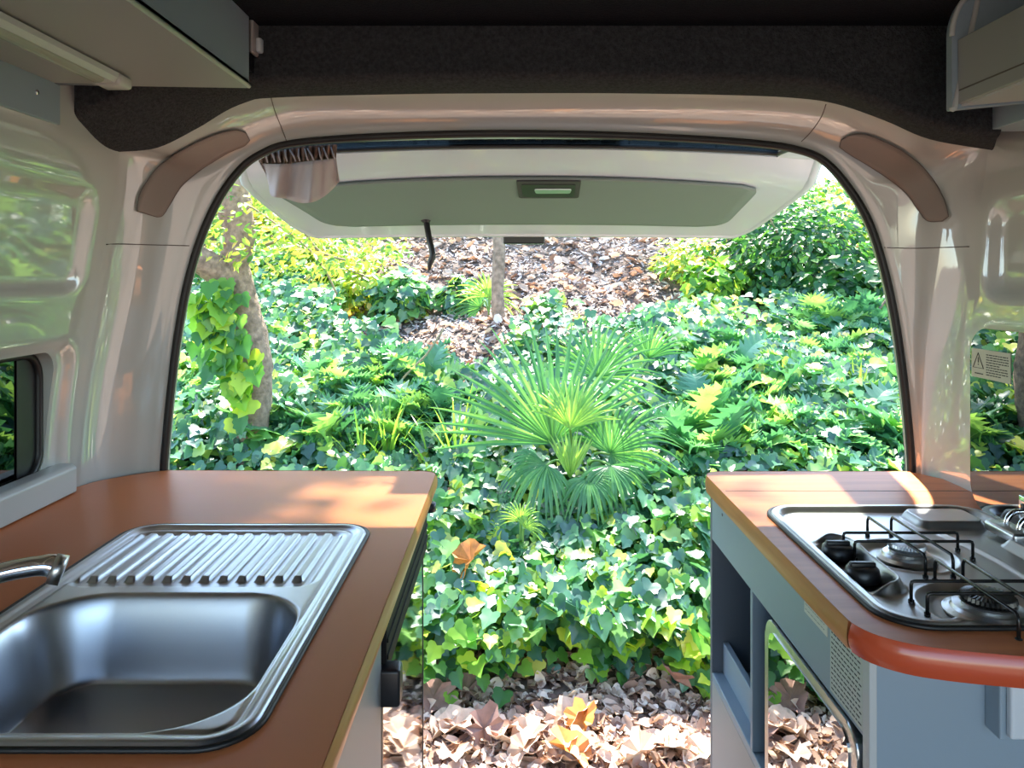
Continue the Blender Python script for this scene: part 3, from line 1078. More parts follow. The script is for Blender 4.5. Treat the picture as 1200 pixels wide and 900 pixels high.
def hob_h(X, Y, d):
    e = -d
    z = TOP + 0.002 + 0.005 * ss(0, 0.005, e) - 0.010 * ss(0.012, 0.024, e)
    for (bx, by), r in ((B1, 0.062), (B2, 0.072)):
        rr = np.hypot(X - bx, Y - by)
        z -= 0.007 * (1 - ss(r * .82, r * 1.05, rr))
        z += 0.002 * np.exp(-((rr - r * 1.1) / 0.004) ** 2)
    # knob pocket and guard
    kd = sd(X, Y, 0.446, 0.492, 0.985, 1.155, 0.02)
    z += 0.016 * np.exp(-((kd - 0.010) / 0.006) ** 2) * ss(0.45, 0.485, X)
    z -= 0.005 * ss(0.002, -0.006, kd)
    # raised ledges at the hinge side
    l1 = sd(X, Y, 0.655, 0.765, 1.225, 1.305, 0.02)
    z += 0.012 * ss(0.004, -0.008, l1)
    l2 = sd(X, Y, 0.735, 0.775, 0.93, 1.16, 0.018)
    z += 0.012 * ss(0.006, -0.010, l2)
    z += 0.004 * np.exp(-((X - 0.66 - 0.35 * np.maximum(0, Y - 1.0) ** 1 * 0 - 0.03 * np.sin((Y - .9) * 9)) / 0.006) ** 2) * ss(0.93, 0.97, Y) * (1 - ss(1.19, 1.22, Y))
    return z


heightfield('tray', HX0, HX1, HY0, HY1, 0.058, 260, 320, hob_h, M['hob_steel'], hob)
tube('seal', [(x, y, CZ + TOP + .0018) for x, y in rrect(HX0 - .001, HX1 + .001, HY0 - .001, HY1 + .001, 0.059, 10)], 0.0036, M['rubber'], hob, 8, close=True)
for (bx, by), s, lab in ((B1, 1.0, 'smaller far burner with steel cap'), (B2, 1.22, 'larger near burner with serrated black cap')):
    zc = CZ + TOP - 0.009
    b = lathe('burner', [(0.001, .0), (0.040 * s, .0), (0.041 * s, .003), (0.034 * s, .006), (0.032 * s, .010), (0.024 * s, .012), (0.026 * s, .016), (0.001, .0165)],
              (bx, by, zc), M['steel'], hob, 40)
    b['label'] = lab
    n = 36
    prof = [(0.001, 0), (0.022 * s, 0), (0.0245 * s, 0.003), (0.0235 * s, 0.0075), (0.016 * s, .0095), (0.001, .0098)]
    verts, faces = [], []
    for r, hh in prof:
        for k in range(n * 2):
            a = 2 * PI * k / (n * 2)
            rr = r * (1 + (0.05 if k % 2 else -0.03) * (1 if r > .018 else 0))
            verts.append((bx + rr * math.cos(a), by + rr * math.sin(a), zc + .0165 + hh))
    for i in range(len(prof) - 1):
        for k in range(2 * n):
            faces.append((i * 2 * n + k, i * 2 * n + (k + 1) % (2 * n), (i + 1) * 2 * n + (k + 1) % (2 * n), (i + 1) * 2 * n + k))
    smooth_angle(b, 30)
    mk('burner_cap', verts, faces, M['black_enamel'] if s > 1 else M['steel_soft'], b, False)
    tube('igniter', [(bx + .03 * s, by + .014, zc + .004), (bx + .03 * s, by + .014, zc + .019)], .002, M['white_plastic'], b, 8)
for (cx, cy), nm in ((B1, 'thin black wire pan support over the far burner'), (B2, 'thin black wire pan support over the near burner')):
    bm = bmesh.new()
    zt, zb = CZ + TOP + 0.024, CZ + TOP - 0.005
    L = 0.084
    for s in (-1, 1):
        for ax in (0, 1):
            o = s * 0.0185
            P = [(-L, o, zb), (-L, o, zt - .004), (-L + .001, o, zt - .001), (-L + .004, o, zt), (L - .004, o, zt), (L - .001, o, zt - .001), (L, o, zt - .004), (L, o, zb)]
            pts = [((cx + a, cy + b, c) if ax == 0 else (cx + b, cy + a, c + .0035 * (c == zt))) for a, b, c in P]
            add_tube(bm, pts, 0.0022, 8)
            for e in (P[0], P[-1]):
                x, y = (cx + e[0], cy + e[1]) if ax == 0 else (cx + e[1], cy + e[0])
                add_tube(bm, [(x, y, zb - .001), (x, y, zb + .006)], .0038, 8)
    from_bm('pan_support', bm, M['black_enamel'], hob, True)['label'] = nm
for (kx, ky) in ((0.472, 1.113), (0.470, 1.030)):
    k = lathe('control_knob', [(0.001, 0), (0.022, 0), (0.023, .004), (0.021, .016), (0.018, .019), (0.001, .020)], (kx, ky, CZ + TOP - 0.006), M['black'], hob, 28)
    bm = bmesh.new()
    add_box(bm, kx - .017, kx + .017, ky - .0045, ky + .0045, CZ + TOP + .010, CZ + TOP + .0185, .002, 2)
    from_bm('grip', bm, M['black'], k, True)
# hinge
hg = thing
for yy in (1.195, 1.165):
    pts = spline([(0.768, yy, CZ + TOP + .004), (0.770, yy, CZ + TOP + .022), (0.780, yy, CZ + TOP + .034), (0.795, yy, CZ + TOP + .034), (0.802, yy, CZ + TOP + .022)], 5)
    tube('hinge_loop', pts, 0.0042, M['chrome'], hob, 10)
bm = bmesh.new()
add_box(bm, 0.745, 0.782, 1.140, 1.215, CZ + TOP + .002, CZ + TOP + .018, .005, 3)
from_bm('hinge_block', bm, M['steel'], hob, True)
bm = bmesh.new()
add_box(bm, 0.7885, 0.7925, 1.168, 1.196, CZ + TOP + .024, CZ + TOP + .062, .0018, 2)
hb = from_bm('hinge_bracket', bm, M['chrome'], hob, True)
tube('screw', [(0.7885, 1.182, CZ + TOP + .046), (0.7860, 1.182, CZ + TOP + .046)], .006, M['black'], hb, 14)
# lid
lp = rrect(0.875, 1.330, TOP + 0.006, -0.086, 0.045)
lid = prism('lid', [(0.7935, y, z + CZ) for y, z in lp], [(0.7995, y, z + CZ) for y, z in lp], M['lid_glass'], hob)
lid['label'] = 'tinted glass lid standing open'
# warning label on the lid
YL = (1.172, 1.318)


def lid_px(px, py, x):
    Y = x * 900 / (px - 600)
    return (Y, -(py - 325) / 900 * Y)


wl = [lid_px(1138.5, 407.5, .7925), lid_px(1184, 417, .7925), lid_px(1184, 452, .7925), lid_px(1138.5, 440.5, .7925)]
y0w, y1w = wl[1][0], wl[0][0]
z0w, z1w = wl[3][1], wl[0][1]
wlab = box('warning_label', 0.7925, 0.7932, y0w, y1w, z0w, z1w, M['label'], lid, 0)
wlab['label'] = 'pale sticker with a warning triangle and lines of print'
bm = bmesh.new()
ct, cz_ = y1w - 0.023 * (y1w - y0w) / 0.13, (z0w + z1w) / 2 + CZ + .003
tw = 0.28 * (y1w - y0w)
ty = y1w - 0.19 * (y1w - y0w)
tri = [(ty, cz_ + tw * .5), (ty + tw * .5, cz_ - tw * .38), (ty - tw * .5, cz_ - tw * .38)]
add_tube(bm, [(0.7923, a, b) for a, b in tri], .0009, 6, close=True)
add_box(bm, .7920, .7925, ty - .001, ty + .001, cz_ - .002, cz_ + .007, 0)
add_box(bm, .7920, .7925, ty - .001, ty + .001, cz_ - .006, cz_ - .004, 0)
from_bm('warning_triangle', bm, M['ink'], wlab)
bm = bmesh.new()
for i in range(9):
    zz = CZ + z1w - 0.008 - i * (z1w - z0w - .014) / 8.3
    y = y1w - 0.40 * (y1w - y0w)
    while y > y0w + .006 + (0.02 if i in (4, 8) else 0):
        l = random.uniform(.003, .009)
        add_box(bm, .7921, .7925, max(y - l, y0w + .004), y, zz - .0008, zz + .0008, 0)
        y -= l + .0018
for k in range(4):
    add_box(bm, .7921, .7925, ty + .010 - k * .006 - .005, ty + .010 - k * .006, CZ + z0w + .006, CZ + z0w + .0078, 0)
from_bm('print_lines', bm, M['ink'], wlab)

# ================================================================== RIGHT BASE CABINET
rc = thing('base_cabinet', 'grey base cabinet with open cubby under the right worktop', 'cabinet', (0.6, 1.2, CZ - 1.25))
FX = 0.405
box('face_rail', FX, FX + .014, 0.885, 1.556, -0.53, TOP - .032, M['cab'], rc)
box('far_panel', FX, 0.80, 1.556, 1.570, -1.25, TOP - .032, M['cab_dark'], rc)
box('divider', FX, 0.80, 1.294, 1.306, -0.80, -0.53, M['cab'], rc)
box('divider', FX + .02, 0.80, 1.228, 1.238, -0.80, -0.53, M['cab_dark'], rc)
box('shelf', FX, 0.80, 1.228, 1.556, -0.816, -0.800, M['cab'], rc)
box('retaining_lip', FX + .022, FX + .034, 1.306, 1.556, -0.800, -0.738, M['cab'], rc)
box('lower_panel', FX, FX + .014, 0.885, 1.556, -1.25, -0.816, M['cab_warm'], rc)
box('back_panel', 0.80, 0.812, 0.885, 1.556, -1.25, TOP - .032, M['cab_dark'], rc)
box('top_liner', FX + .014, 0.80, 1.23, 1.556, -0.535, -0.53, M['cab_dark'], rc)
box('end_panel', FX + .004, 0.885, 0.870, 0.885, -1.25, TOP - .032, M['cab'], rc)['label'] = 'plain grey end panel facing the seats'
box('corner_post', FX - .001, FX + .008, 0.868, 0.886, -1.25, TOP - .0335, M['cab_light'], rc)
tube('screw_cap', [(FX + .001, 1.478, CZ - .457), (FX - .001, 1.478, CZ - .457)], .003, M['cab_dark'], rc, 10)
# oven
ov = thing('oven', 'built-in oven with mirrored glass door under the gas hob', 'oven', (0.58, 1.06, CZ - 0.72))
box('body', FX + .016, 0.78, 0.905, 1.222, -0.72, -0.535, M['black'], ov)
pts = rrect(0.893, 1.218, -0.815, -0.532, 0.03)
dr = prism('door_frame', [(FX + .015, y, z + CZ) for y, z in pts], [(FX - .004, y, z + CZ) for y, z in pts], M['steel'], ov, 0.003)
pts = rrect(0.912, 1.196, -0.800, -0.545, 0.024)
prism('door_glass', [(FX + .012, y, z + CZ) for y, z in pts], [(FX - .006, y, z + CZ) for y, z in pts], M['oven_glass'], dr)['label'] = 'dark mirrored glass'


def print_label(name, y0, y1, z0, z1, m, label, rows_, cat='label'):
    o = box(name, FX - .0006, FX, y0, y1, z0, z1, m, None, 0)
    tag(o, label, cat)
    bm = bmesh.new()
    for i in range(rows_):
        zz = CZ + z1 - (i + .8) * (z1 - z0) / (rows_ + .6)
        y = y1 - .004
        while y > y0 + .008:
            l = random.uniform(.003, .009)
            add_box(bm, FX - .0009, FX - .0006, max(y - l, y0 + .003), y, zz - (z1 - z0) * .009, zz + (z1 - z0) * .009, 0)
            y -= l + .0028
    from_bm('print_lines', bm, M['ink'], o)
    return o


print_label('rating_sticker', 0.985, 1.063, -0.462, -0.444, M['label'], 'small narrow white sticker on the green-grey rail above the oven', 2)
print_label('instruction_sticker', 0.886, 0.976, -0.524, -0.437, M['label_green'], 'large pale sticker full of small print beside the cabinet corner', 13)
# socket box on the end panel
sb = thing('socket_box', 'pale blue-grey switch and socket box on the end of the right cabinet', 'socket', (0.60, 0.85, CZ - 0.475))
box('housing', 0.535, 0.70, 0.842, 0.870, -0.508, TOP - .036, M['cab'], sb, 0.002)
pl = box('face_plate', 0.541, 0.69, 0.832, 0.842, -0.502, TOP - .040, M['white_plastic'], sb, 0.003, 3)
box('rocker_switch', 0.556, 0.60, 0.827, 0.833, -0.462, -0.445, M['white_plastic'], pl, 0.002, 3)

# ================================================================== OVERHEAD UNITS
oc = thing('overhead_cabinet', 'grey overhead locker with pale underside at the upper left', 'cabinet', (-0.58, 0.6, CZ + 0.3))
FXo = -0.428
bt = prism('bottom_panel', [(FXo, 1.25, CZ + .308), (-0.74, 1.25, CZ + .313), (-0.74, -0.3, CZ + .313), (FXo, -0.3, CZ + .308)],
           [(FXo, 1.25, CZ + .320), (-0.74, 1.25, CZ + .325), (-0.74, -0.3, CZ + .325), (FXo, -0.3, CZ + .320)], M['cab_warm'], oc)
tube('edge_strip', [(FXo, -0.3, CZ + .311), (FXo, 1.25, CZ + .311)], 0.0035, M['cab_light'], oc, 8)
box('front_panel', FXo - .016, FXo, -0.3, 1.25, 0.312, 0.424, M['cab'], oc, 0.0005)
box('end_panel', -0.74, FXo - .002, 1.236, 1.25, 0.312, 0.424, M['cab_dark'], oc)
bp = box('wall_batten', -0.752, -0.736, -0.3, 1.252, 0.248, 0.314, M['cab'], None)
tag(bp, 'grey green batten below the overhead locker on the left wall', 'panel')
tube('screw', [W(43, 108, 1.19) * 1 + Vector((0, 0, 0)), W(43, 108, 1.19) + Vector((-.012, 0, 0))], .004, M['chrome'], bp, 12)
for s in bp.children:
    s.location = Vector((-0.736 - W(43, 108, 1.19).x + .001, 0, 0))
lm = thing('strip_lamp', 'slim white strip lamp under the overhead locker', 'lamp', (-0.61, 0.6, CZ + .3))
pr = [(-0.628, .308), (-0.592, .308), (-0.592, .300), (-0.598, .293), (-0.622, .293), (-0.628, .300)]
prism('lamp_housing', [(x, -0.2, z + CZ) for x, z in pr], [(x, 1.165, z + CZ) for x, z in pr], M['cab_light'], lm, 0.001)
prism('lamp_tube', [(x * .0 + (-0.61 + .011 * math.cos(a)), -0.19, CZ + .293 + .007 * math.sin(a)) for a in [i * PI / 6 for i in range(12)] for x in [0]],
      [(-0.61 + .011 * math.cos(a), 1.13, CZ + .293 + .007 * math.sin(a)) for a in [i * PI / 6 for i in range(12)]], M['lamp'], lm, 0, True)
bm = bmesh.new()
add_box(bm, -0.631, -0.589, 1.155, 1.195, CZ + .290, CZ + .309, .006, 3)
from_bm('end_cap', bm, M['lamp'], lm, True)

# lined end block and the switch on it
eb = box('trim_5', -0.60, -0.436, 1.255, 1.335, 0.345, 0.43, M['ceil'], None, 0)
tag(eb, 'dark lined block behind the overhead locker', kind='structure')
sw = thing('wall_switch', 'small pale plastic switch behind the end of the left overhead locker', 'switch', (-0.434, 1.30, CZ + .40))
bm = bmesh.new()
add_box(bm, -0.436, -0.428, 1.268, 1.330, CZ + .372, CZ + .436, .004, 3)
from_bm('switch_plate', bm, M['grey_plastic'], sw, True)
bm = bmesh.new()
add_box(bm, -0.430, -0.420, 1.285, 1.322, CZ + .378, CZ + .402, .003, 2)
from_bm('rocker', bm, M['white_plastic'], sw, True)

bR = box('wall_batten', 0.812, 0.90, -0.3, 1.318, 0.250, 0.424, M['cab'], None)
tag(bR, 'grey green lining strip above the right wall under the overhead shelf', 'panel')
# right overhead shelf
os_ = thing('overhead_shelf', 'grey open overhead shelf with a deep front lip at the upper right', 'shelf', (0.75, 0.7, CZ + .25))
SXf = 0.664
lip = box('front_lip', SXf, SXf + .014, -0.3, 1.145, 0.258, 0.354, M['cab_warm'], os_)
box('lip_groove', SXf - .0008, SXf + .001, -0.3, 1.14, 0.2765, 0.2785, M['seam'], lip, 0)
prism('bottom_panel', [(SXf + .006, 1.145, CZ + .255), (0.885, 1.145, CZ + .274), (0.885, -.3, CZ + .274), (SXf + .006, -.3, CZ + .255)],
      [(SXf + .006, 1.145, CZ + .265), (0.885, 1.145, CZ + .284), (0.885, -.3, CZ + .284), (SXf + .006, -.3, CZ + .265)], M['cab_light'], os_)
epo = round_poly([(0.656, 0.250), (0.875, 0.272), (0.875, 0.424), (0.676, 0.424), (0.656, 0.38)], [.003, 0, 0, .03, .02], 6)
prism('end_panel', [(x, 1.145, z + CZ) for x, z in epo], [(x, 1.160, z + CZ) for x, z in epo], M['cab'], os_, 0.001)
tube('end_trim', [(x, 1.145, z + CZ) for x, z in epo if x < .70], .004, M['cab_light'], os_, 8)

# ================================================================== OUTSIDE GROUND
PY = np.array([-40, 2.6, 3.15, 3.5, 4.2, 6.0, 7.5, 9.0, 10.5, 12, 13.5, 18, 30, 60.])
PZ = np.array([0, 0.0, 0.03, 0.16, 0.46, 0.98, 1.36, 1.95, 2.45, 2.85, 3.05, 3.2, 3.4, 3.6])


def H(x, y):
    x = np.asarray(x, float); y = np.asarray(y, float)
    z = np.interp(y + 0.18 * np.sin(x * 1.3 + .4) * np.clip((y - 3) / 2, 0, 1), PY, PZ)
    n = 0.06 * np.sin(x * 2.1 + 1) * np.cos(y * 1.7) + 0.035 * np.sin(x * 4.3 + y * 3.1) + 0.02 * np.sin(x * 9 + 2) * np.sin(y * 8)
    return z + n * np.clip((y - 3.0) / 1.5, 0, 1) + 0.006 * np.sin(x * 17) * np.sin(y * 15)


def terrain():
    xs = np.concatenate([np.linspace(-45, -11, 18)[:-1], np.linspace(-11, 11, 221), np.linspace(11, 45, 18)[1:]])
    ys = np.concatenate([np.linspace(-40, 1.5, 20)[:-1], np.linspace(1.5, 14, 180), np.linspace(14, 60, 24)[1:]])
    X, Y = np.meshgrid(xs, ys)
    Z = H(X, Y)
    nx, ny = len(xs), len(ys)
    V = np.stack([X, Y, Z], -1).reshape(-1, 3)
    idx = np.arange(nx * ny).reshape(ny, nx)
    q = np.stack([idx[:-1, :-1], idx[:-1, 1:], idx[1:, 1:], idx[1:, :-1]], -1).reshape(-1, 4)
    o = mk('ground', V.tolist(), q.tolist(), M['soil'], None, True)
    return tag(o, 'brown earth slope rising behind the van', kind='structure')


terrain()


def proj(P):
    return 600 + F * P[:, 0] / P[:, 1], 325 - F * (P[:, 2] - CZ) / P[:, 1]


def inpoly(x, y, poly):
    c = np.zeros(len(x), bool)
    n = len(poly)
    for i in range(n):
        x1, y1 = poly[i - 1]; x2, y2 = poly[i]
        cond = ((y1 > y) != (y2 > y)) & (x < (x2 - x1) * (y - y1) / ((y2 - y1) + 1e-9) + x1)
        c ^= cond
    return c


# bare mulch patches on the slope, as seen from the van
BARE = [[(395, 285), (560, 272), (900, 262), (880, 300), (862, 350), (905, 392), (800, 385), (700, 402), (655, 392), (600, 420), (545, 470), (505, 458), (425, 425), (395, 395), (420, 345)],
        [(900, 250), (1010, 262), (1000, 300), (930, 290)]]


def bare(P):
    x, y = proj(P)
    m = np.zeros(len(P), bool)
    for p in BARE:
        m |= inpoly(x + 9 * np.sin(P[:, 0] * 7), y + 7 * np.sin(P[:, 0] * 5 + 1), p)
    return m


def scatter_pts(n, y0, y1, spread=0.78, ydist=1.0):
    y = y0 + (y1 - y0) * rng.random(n) ** ydist
    x = (rng.random(n) * 2 - 1) * (y * spread + 0.5)
    return x, y


# --- ivy carpet
def ivy(n, y0, y1, smin, smax, name, m, label, filt=None, lift=0.2, ydist=1.0, tiltk=1.0):
    x, y = scatter_pts(n, y0, y1, ydist=ydist)
    z = H(x, y)
    bump = 0.10 * (np.sin(x * 3.3 + 1) * np.sin(y * 2.9) + 1)
    z = z + rng.random(n) ** .7 * (lift + bump * (lift > .1)) + .02
    P = np.stack([x, y, z], 1)
    k = ~bare(np.stack([x, y, H(x, y)], 1))
    if filt is not None: k &= filt(P)
    P = P[k]
    n = len(P)
    nr = np.stack([rng.normal(0, .38, n), -0.5 + rng.normal(0, .38, n), 0.85 + rng.normal(0, .25, n)], 1)
    tp = np.stack([rng.normal(0, .6, n), -0.8 + rng.normal(0, .5, n), -0.5 + rng.normal(0, .3, n)], 1)
    S = rng.uniform(smin, smax, n)
    o = mass(name, IVY[0], IVY[1], P, rots(nr, tp), S, m)
    return tag(o, label, 'ivy', kind='stuff')


edge_y = lambda P: P[:, 1] > 3.12 + 0.10 * np.sin(P[:, 0] * 5) + 0.06 * np.sin(P[:, 0] * 13)
ivy(21000, 3.15, 5.0, 0.04, 0.11, 'ivy_ground_cover', M['ivy'], 'dense dark green ivy covering the foot of the slope', lambda P: edge_y(P), 0.20)
ivy(3000, 3.05, 3.75, 0.045, 0.095, 'young_ivy', M['ivy_young'], 'bright yellow-green young ivy along the lower edge of the slope', lambda P: edge_y(P) & (P[:, 0] > -1.2), 0.20)
ivy(26000, 4.9, 8.3, 0.05, 0.12, 'low_foliage', M['ivy'], 'mixed green leaves covering the middle of the slope', None, 0.22)
ivy(16000, 8.0, 14.0, 0.06, 0.15, 'far_foliage', M['ivy_young'], 'yellow-green leaves high on the far slope', lambda P: rng.random(len(P)) < .8, 0.22)


# --- litter and mulch
def litter(n, y0, y1, smin, smax, name, tmpl, m, label, cat, only_bare=False, spread=0.6, flat=0.35):
    x, y = scatter_pts(n, y0, y1, spread)
    P = np.stack([x, y, H(x, y) + rng.random(n) * 0.02 + .004], 1)
    if only_bare: P = P[bare(P)]
    n = len(P)
    nr = np.stack([rng.normal(0, flat, n), rng.normal(-.1, flat, n), np.ones(n)], 1)
    a = rng.random(n) * 2 * PI
    tp = np.stack([np.cos(a), np.sin(a), rng.normal(0, .1, n)], 1)
    return tag(mass(name, tmpl[0], tmpl[1], P, rots(nr, tp), rng.uniform(smin, smax, n), m), label, cat, kind='stuff')


litter(14000, 2.3, 3.5, 0.012, 0.06, 'leaf_litter', CURL, M['litter'], 'pale brown dry leaf litter on the ground behind the van', 'leaf litter', flat=.5)
litter(60000, 5.0, 13.0, 0.03, 0.09, 'wood_mulch', CHIP, M['mulch'], 'pinkish brown bark mulch on the bare part of the slope', 'mulch', True, .7, .5)
litter(9000, 5.0, 13.0, 0.05, 0.12, 'slope_litter', CURL, M['litter'], 'dry leaves lying on the bare part of the slope', 'leaf litter', True, .7, .5)


# --- single big dry leaves
def maple(seed):
    r = np.random.default_rng(seed)
    pts = []
    for i in range(18):
        a = -PI / 2 + 2 * PI * i / 18
        rad = .5 * (1.0 if i % 3 else .72) * (0.8 + .4 * r.random()) * (1 + .25 * abs(math.sin(a)))
        pts.append((rad * math.cos(a), .5 + rad * math.sin(a), .14 * r.random() + .25 * abs(math.cos(a)) ** 2))
    return fan_leaf(pts, (0, .5, 0))


def dry_leaf(px, py, Y, size, m, label, group=None, rot=0.0, tilt=0.3, lift=.01):
    p = W(px, py, Y)
    v, f = maple(int(px * 7 + py))
    Rm = Matrix.Rotation(rot, 3, 'Z') @ Matrix.Rotation(tilt, 3, 'X')
    z = p.z
    o = mk('dry_leaf', [p + Rm @ (Vector(q) * size) for q in v], f, m)
    md = o.modifiers.new('t', 'SOLIDIFY'); md.thickness = 0.0012
    return tag(o, label, 'leaf', group)


def gY(px, py):
    """distance at which a sight line meets the ground"""
    for i in range(2400):
        Y = 2.2 + i * .005
        p = W(px, py, Y)
        if p.z <= float(H(p.x, Y)) + 0.015:
            return Y
    return 12.


dry_leaf(540, 676, 3.42, .16, M['leaf_orange'], 'large orange-yellow dead leaf caught on the dark ivy', rot=-1.0, tilt=.9)
dry_leaf(515, 836, gY(515, 836), .14, M['leaf_brown'], 'big purplish brown leaf at the foot of the ivy beside the fridge door', rot=.5, tilt=.5)
dry_leaf(570, 878, gY(570, 878), .13, M['leaf_brown'], 'upright folded brown leaf in the pale litter', rot=.3, tilt=1.0)
dry_leaf(690, 897, gY(690, 897), .15, M['leaf_orange'], 'orange-brown dead leaf at the very front of the litter', rot=1.2, tilt=.4)
dry_leaf(800, 806, gY(800, 806), .14, M['leaf_brown'], 'brown dead leaf under the ivy beside the right cabinet', rot=2.2, tilt=.8)
dry_leaf(563, 818, gY(563, 820), .13, M['leaf_brown'], 'curled brown leaf on the dark soil below the ivy', rot=1.2, tilt=.3)
dry_leaf(675, 862, gY(675, 862), .12, M['leaf_orange'], 'rust coloured curled leaf in the middle of the pale litter', rot=-.6, tilt=.7)
rr = random.Random(4)
for i in range(26):
    px, py = rr.uniform(505, 828), rr.uniform(845, 898)
    dry_leaf(px, py, gY(px, py), rr.uniform(.07, .15), M['leaf_pale'], 'pale tan dry leaf lying in the sunlit litter behind the van',
             'pale dry leaves in the litter', rr.uniform(0, 6), rr.uniform(.1, .6))


# --- acanthus
def acanthus_mesh(seed):
    r = np.random.default_rng(seed)
    V, Fc = [], []
    for k in range(8):
        az = 2 * PI * k / 8 + r.normal(0, .25)
        L = r.uniform(.24, .40)
        up = r.uniform(.45, .95)
        n = 23
        dirh = np.array([math.cos(az), math.sin(az), 0])
        side = np.array([-math.sin(az), math.cos(az), 0])
        base = len(V)
        for i in range(n):
            t = i / (n - 1)
            c = dirh * L * t + np.array([0, 0, L * up * math.sin(t * 2.2) * .62 + .08])
            lob = (0.42 + .58 * (i % 2)) * r.uniform(.85, 1.1) if i > 2 else .15
            w = L * .36 * math.sin(min(1, t * 1.15 + .08) * PI) ** .7 * lob + .003
            dz = .035 * (1 if i % 2 else .3)
            V += [tuple(c - side * w + np.array([0, 0, dz]) + dirh * (0.02 if i % 2 else 0)), tuple(c), tuple(c + side * w + np.array([0, 0, dz]) + dirh * (0.02 if i % 2 else 0))]
        for i in range(n - 1):
            a = base + i * 3
            Fc += [(a, a + 1, a + 4, a + 3), (a + 1, a + 2, a + 5, a + 4)]
    me = bpy.data.meshes.new('acanthus')
    me.from_pydata(V, [], Fc)
    me.materials.append(M['acanthus'])
    return me


AC = [acanthus_mesh(i) for i in range(5)]


def acanthus(px, py, s, label, group):
    Y = gY(px, py)
    p = W(px, py, Y)
    o = bpy.data.objects.new('acanthus_plant', random.choice(AC))
    C.objects.link(o)
    o.location = (p.x, Y, float(H(p.x, Y)) + .04)
    o.rotation_euler = (random.uniform(.0, .55), random.uniform(-.3, .3), random.uniform(0, 6.28))
    o.scale = (s, s, s)
    return tag(o, label, 'plant', group)


rr = random.Random(11)
for i in range(70):
    px = rr.uniform(800, 1075); py = rr.uniform(425, 575)
    acanthus(px, py, rr.uniform(.8, 1.25) * (.75 + .3 * (py - 400) / 150), 'glossy lobed-leaf acanthus plant on the slope to the right of the fan palm', 'acanthus plants on the right of the slope')
for i in range(26):
    px = rr.uniform(940, 1060); py = rr.uniform(385, 425)
    acanthus(px, py, rr.uniform(.9, 1.2), 'acanthus plant below the dark bush at the upper right', 'acanthus plants below the dark bush')
for i in range(42):
    px = rr.uniform(310, 520); py = rr.uniform(455, 560)
    acanthus(px, py, rr.uniform(.7, 1.1), 'lobed-leaf acanthus plant between the ivy clad tree and the fan palm', 'acanthus plants left of the fan palm')
for i in range(14):
    px = rr.uniform(200, 260); py = rr.uniform(450, 545)
    acanthus(px, py, rr.uniform(.7, 1.0), 'lobed-leaf acanthus plant left of the ivy clad tree', 'acanthus plants at the left edge')
for i in range(8):
    px = rr.uniform(735, 825); py = rr.uniform(600, 650)
    acanthus(px, py, rr.uniform(.6, .8), 'acanthus plant in the ivy beside the right worktop', 'acanthus plants by the right worktop')


# --- fan palms
def fan_bm(bm, hub, up, nrm, R, n, spread, wid, droop, seed, Lmin=.72):
    r = random.Random(seed)
    up = Vector(up).normalized()
    nrm = Vector(nrm).normalized()
    up = (up - nrm * up.dot(nrm)).normalized()
    side = up.cross(nrm)
    hub = Vector(hub)
    for i in range(n):
        a = math.radians(-spread / 2 + spread * i / (n - 1)) + r.uniform(-.03, .03)
        d = up * math.cos(a) + side * math.sin(a)
        L = R * (Lmin + (1 - Lmin) * math.cos(a / 2) ** 2) * r.uniform(.92, 1.05)
        wv = d.cross(nrm)
        rows = []
        m = 9
        bend = r.uniform(.6, 1.4) * droop
        for k in range(m):
            t = k / (m - 1)
            q = hub + d * L * t + nrm * (0.10 * R * math.sin(t * PI)) + Vector((0, 0, -bend * R * max(0, t - .35) ** 2 * 1.6))
            w = wid * (.12 + 1.0 * min(1, t / .4) if t < .4 else 1.12 * (1 - ((t - .4) / .6) ** 1.6)) + .0008
            rows.append((bm.verts.new(q - wv * w - nrm * w * .0), bm.verts.new(q - nrm * w * .55), bm.verts.new(q + wv * w)))
        for k in range(m - 1):
            A_, B_ = rows[k], rows[k + 1]
            bm.faces.new((A_[0], A_[1], B_[1], B_[0]))
            bm.faces.new((A_[1], A_[2], B_[2], B_[1]))


def palm(name, label, cat, base, fronds, m_stalk):
    t = thing(name, label, cat, tuple(base))
    for i, fr_ in enumerate(fronds):
        hub, up, nrm, R, n, spread, wid, droop, mm = fr_[:9]
        bm = bmesh.new()
        fan_bm(bm, hub, up, nrm, R, n, spread, wid, droop, i + 3)
        me = bpy.data.meshes.new('frond'); bm.to_mesh(me); bm.free()
        me.materials.append(mm)
        o = bpy.data.objects.new('frond', me); C.objects.link(o); adopt(o, t)
        h_ = Vector(hub)
        b_ = Vector(base)
        mid_ = (h_ + b_) / 2 + Vector((0, 0, .10))
        tube('stalk', spline([b_, mid_, h_], 6), [.010] * 6 + [.007] * 6 + [.005], m_stalk, o, 6)
    return t


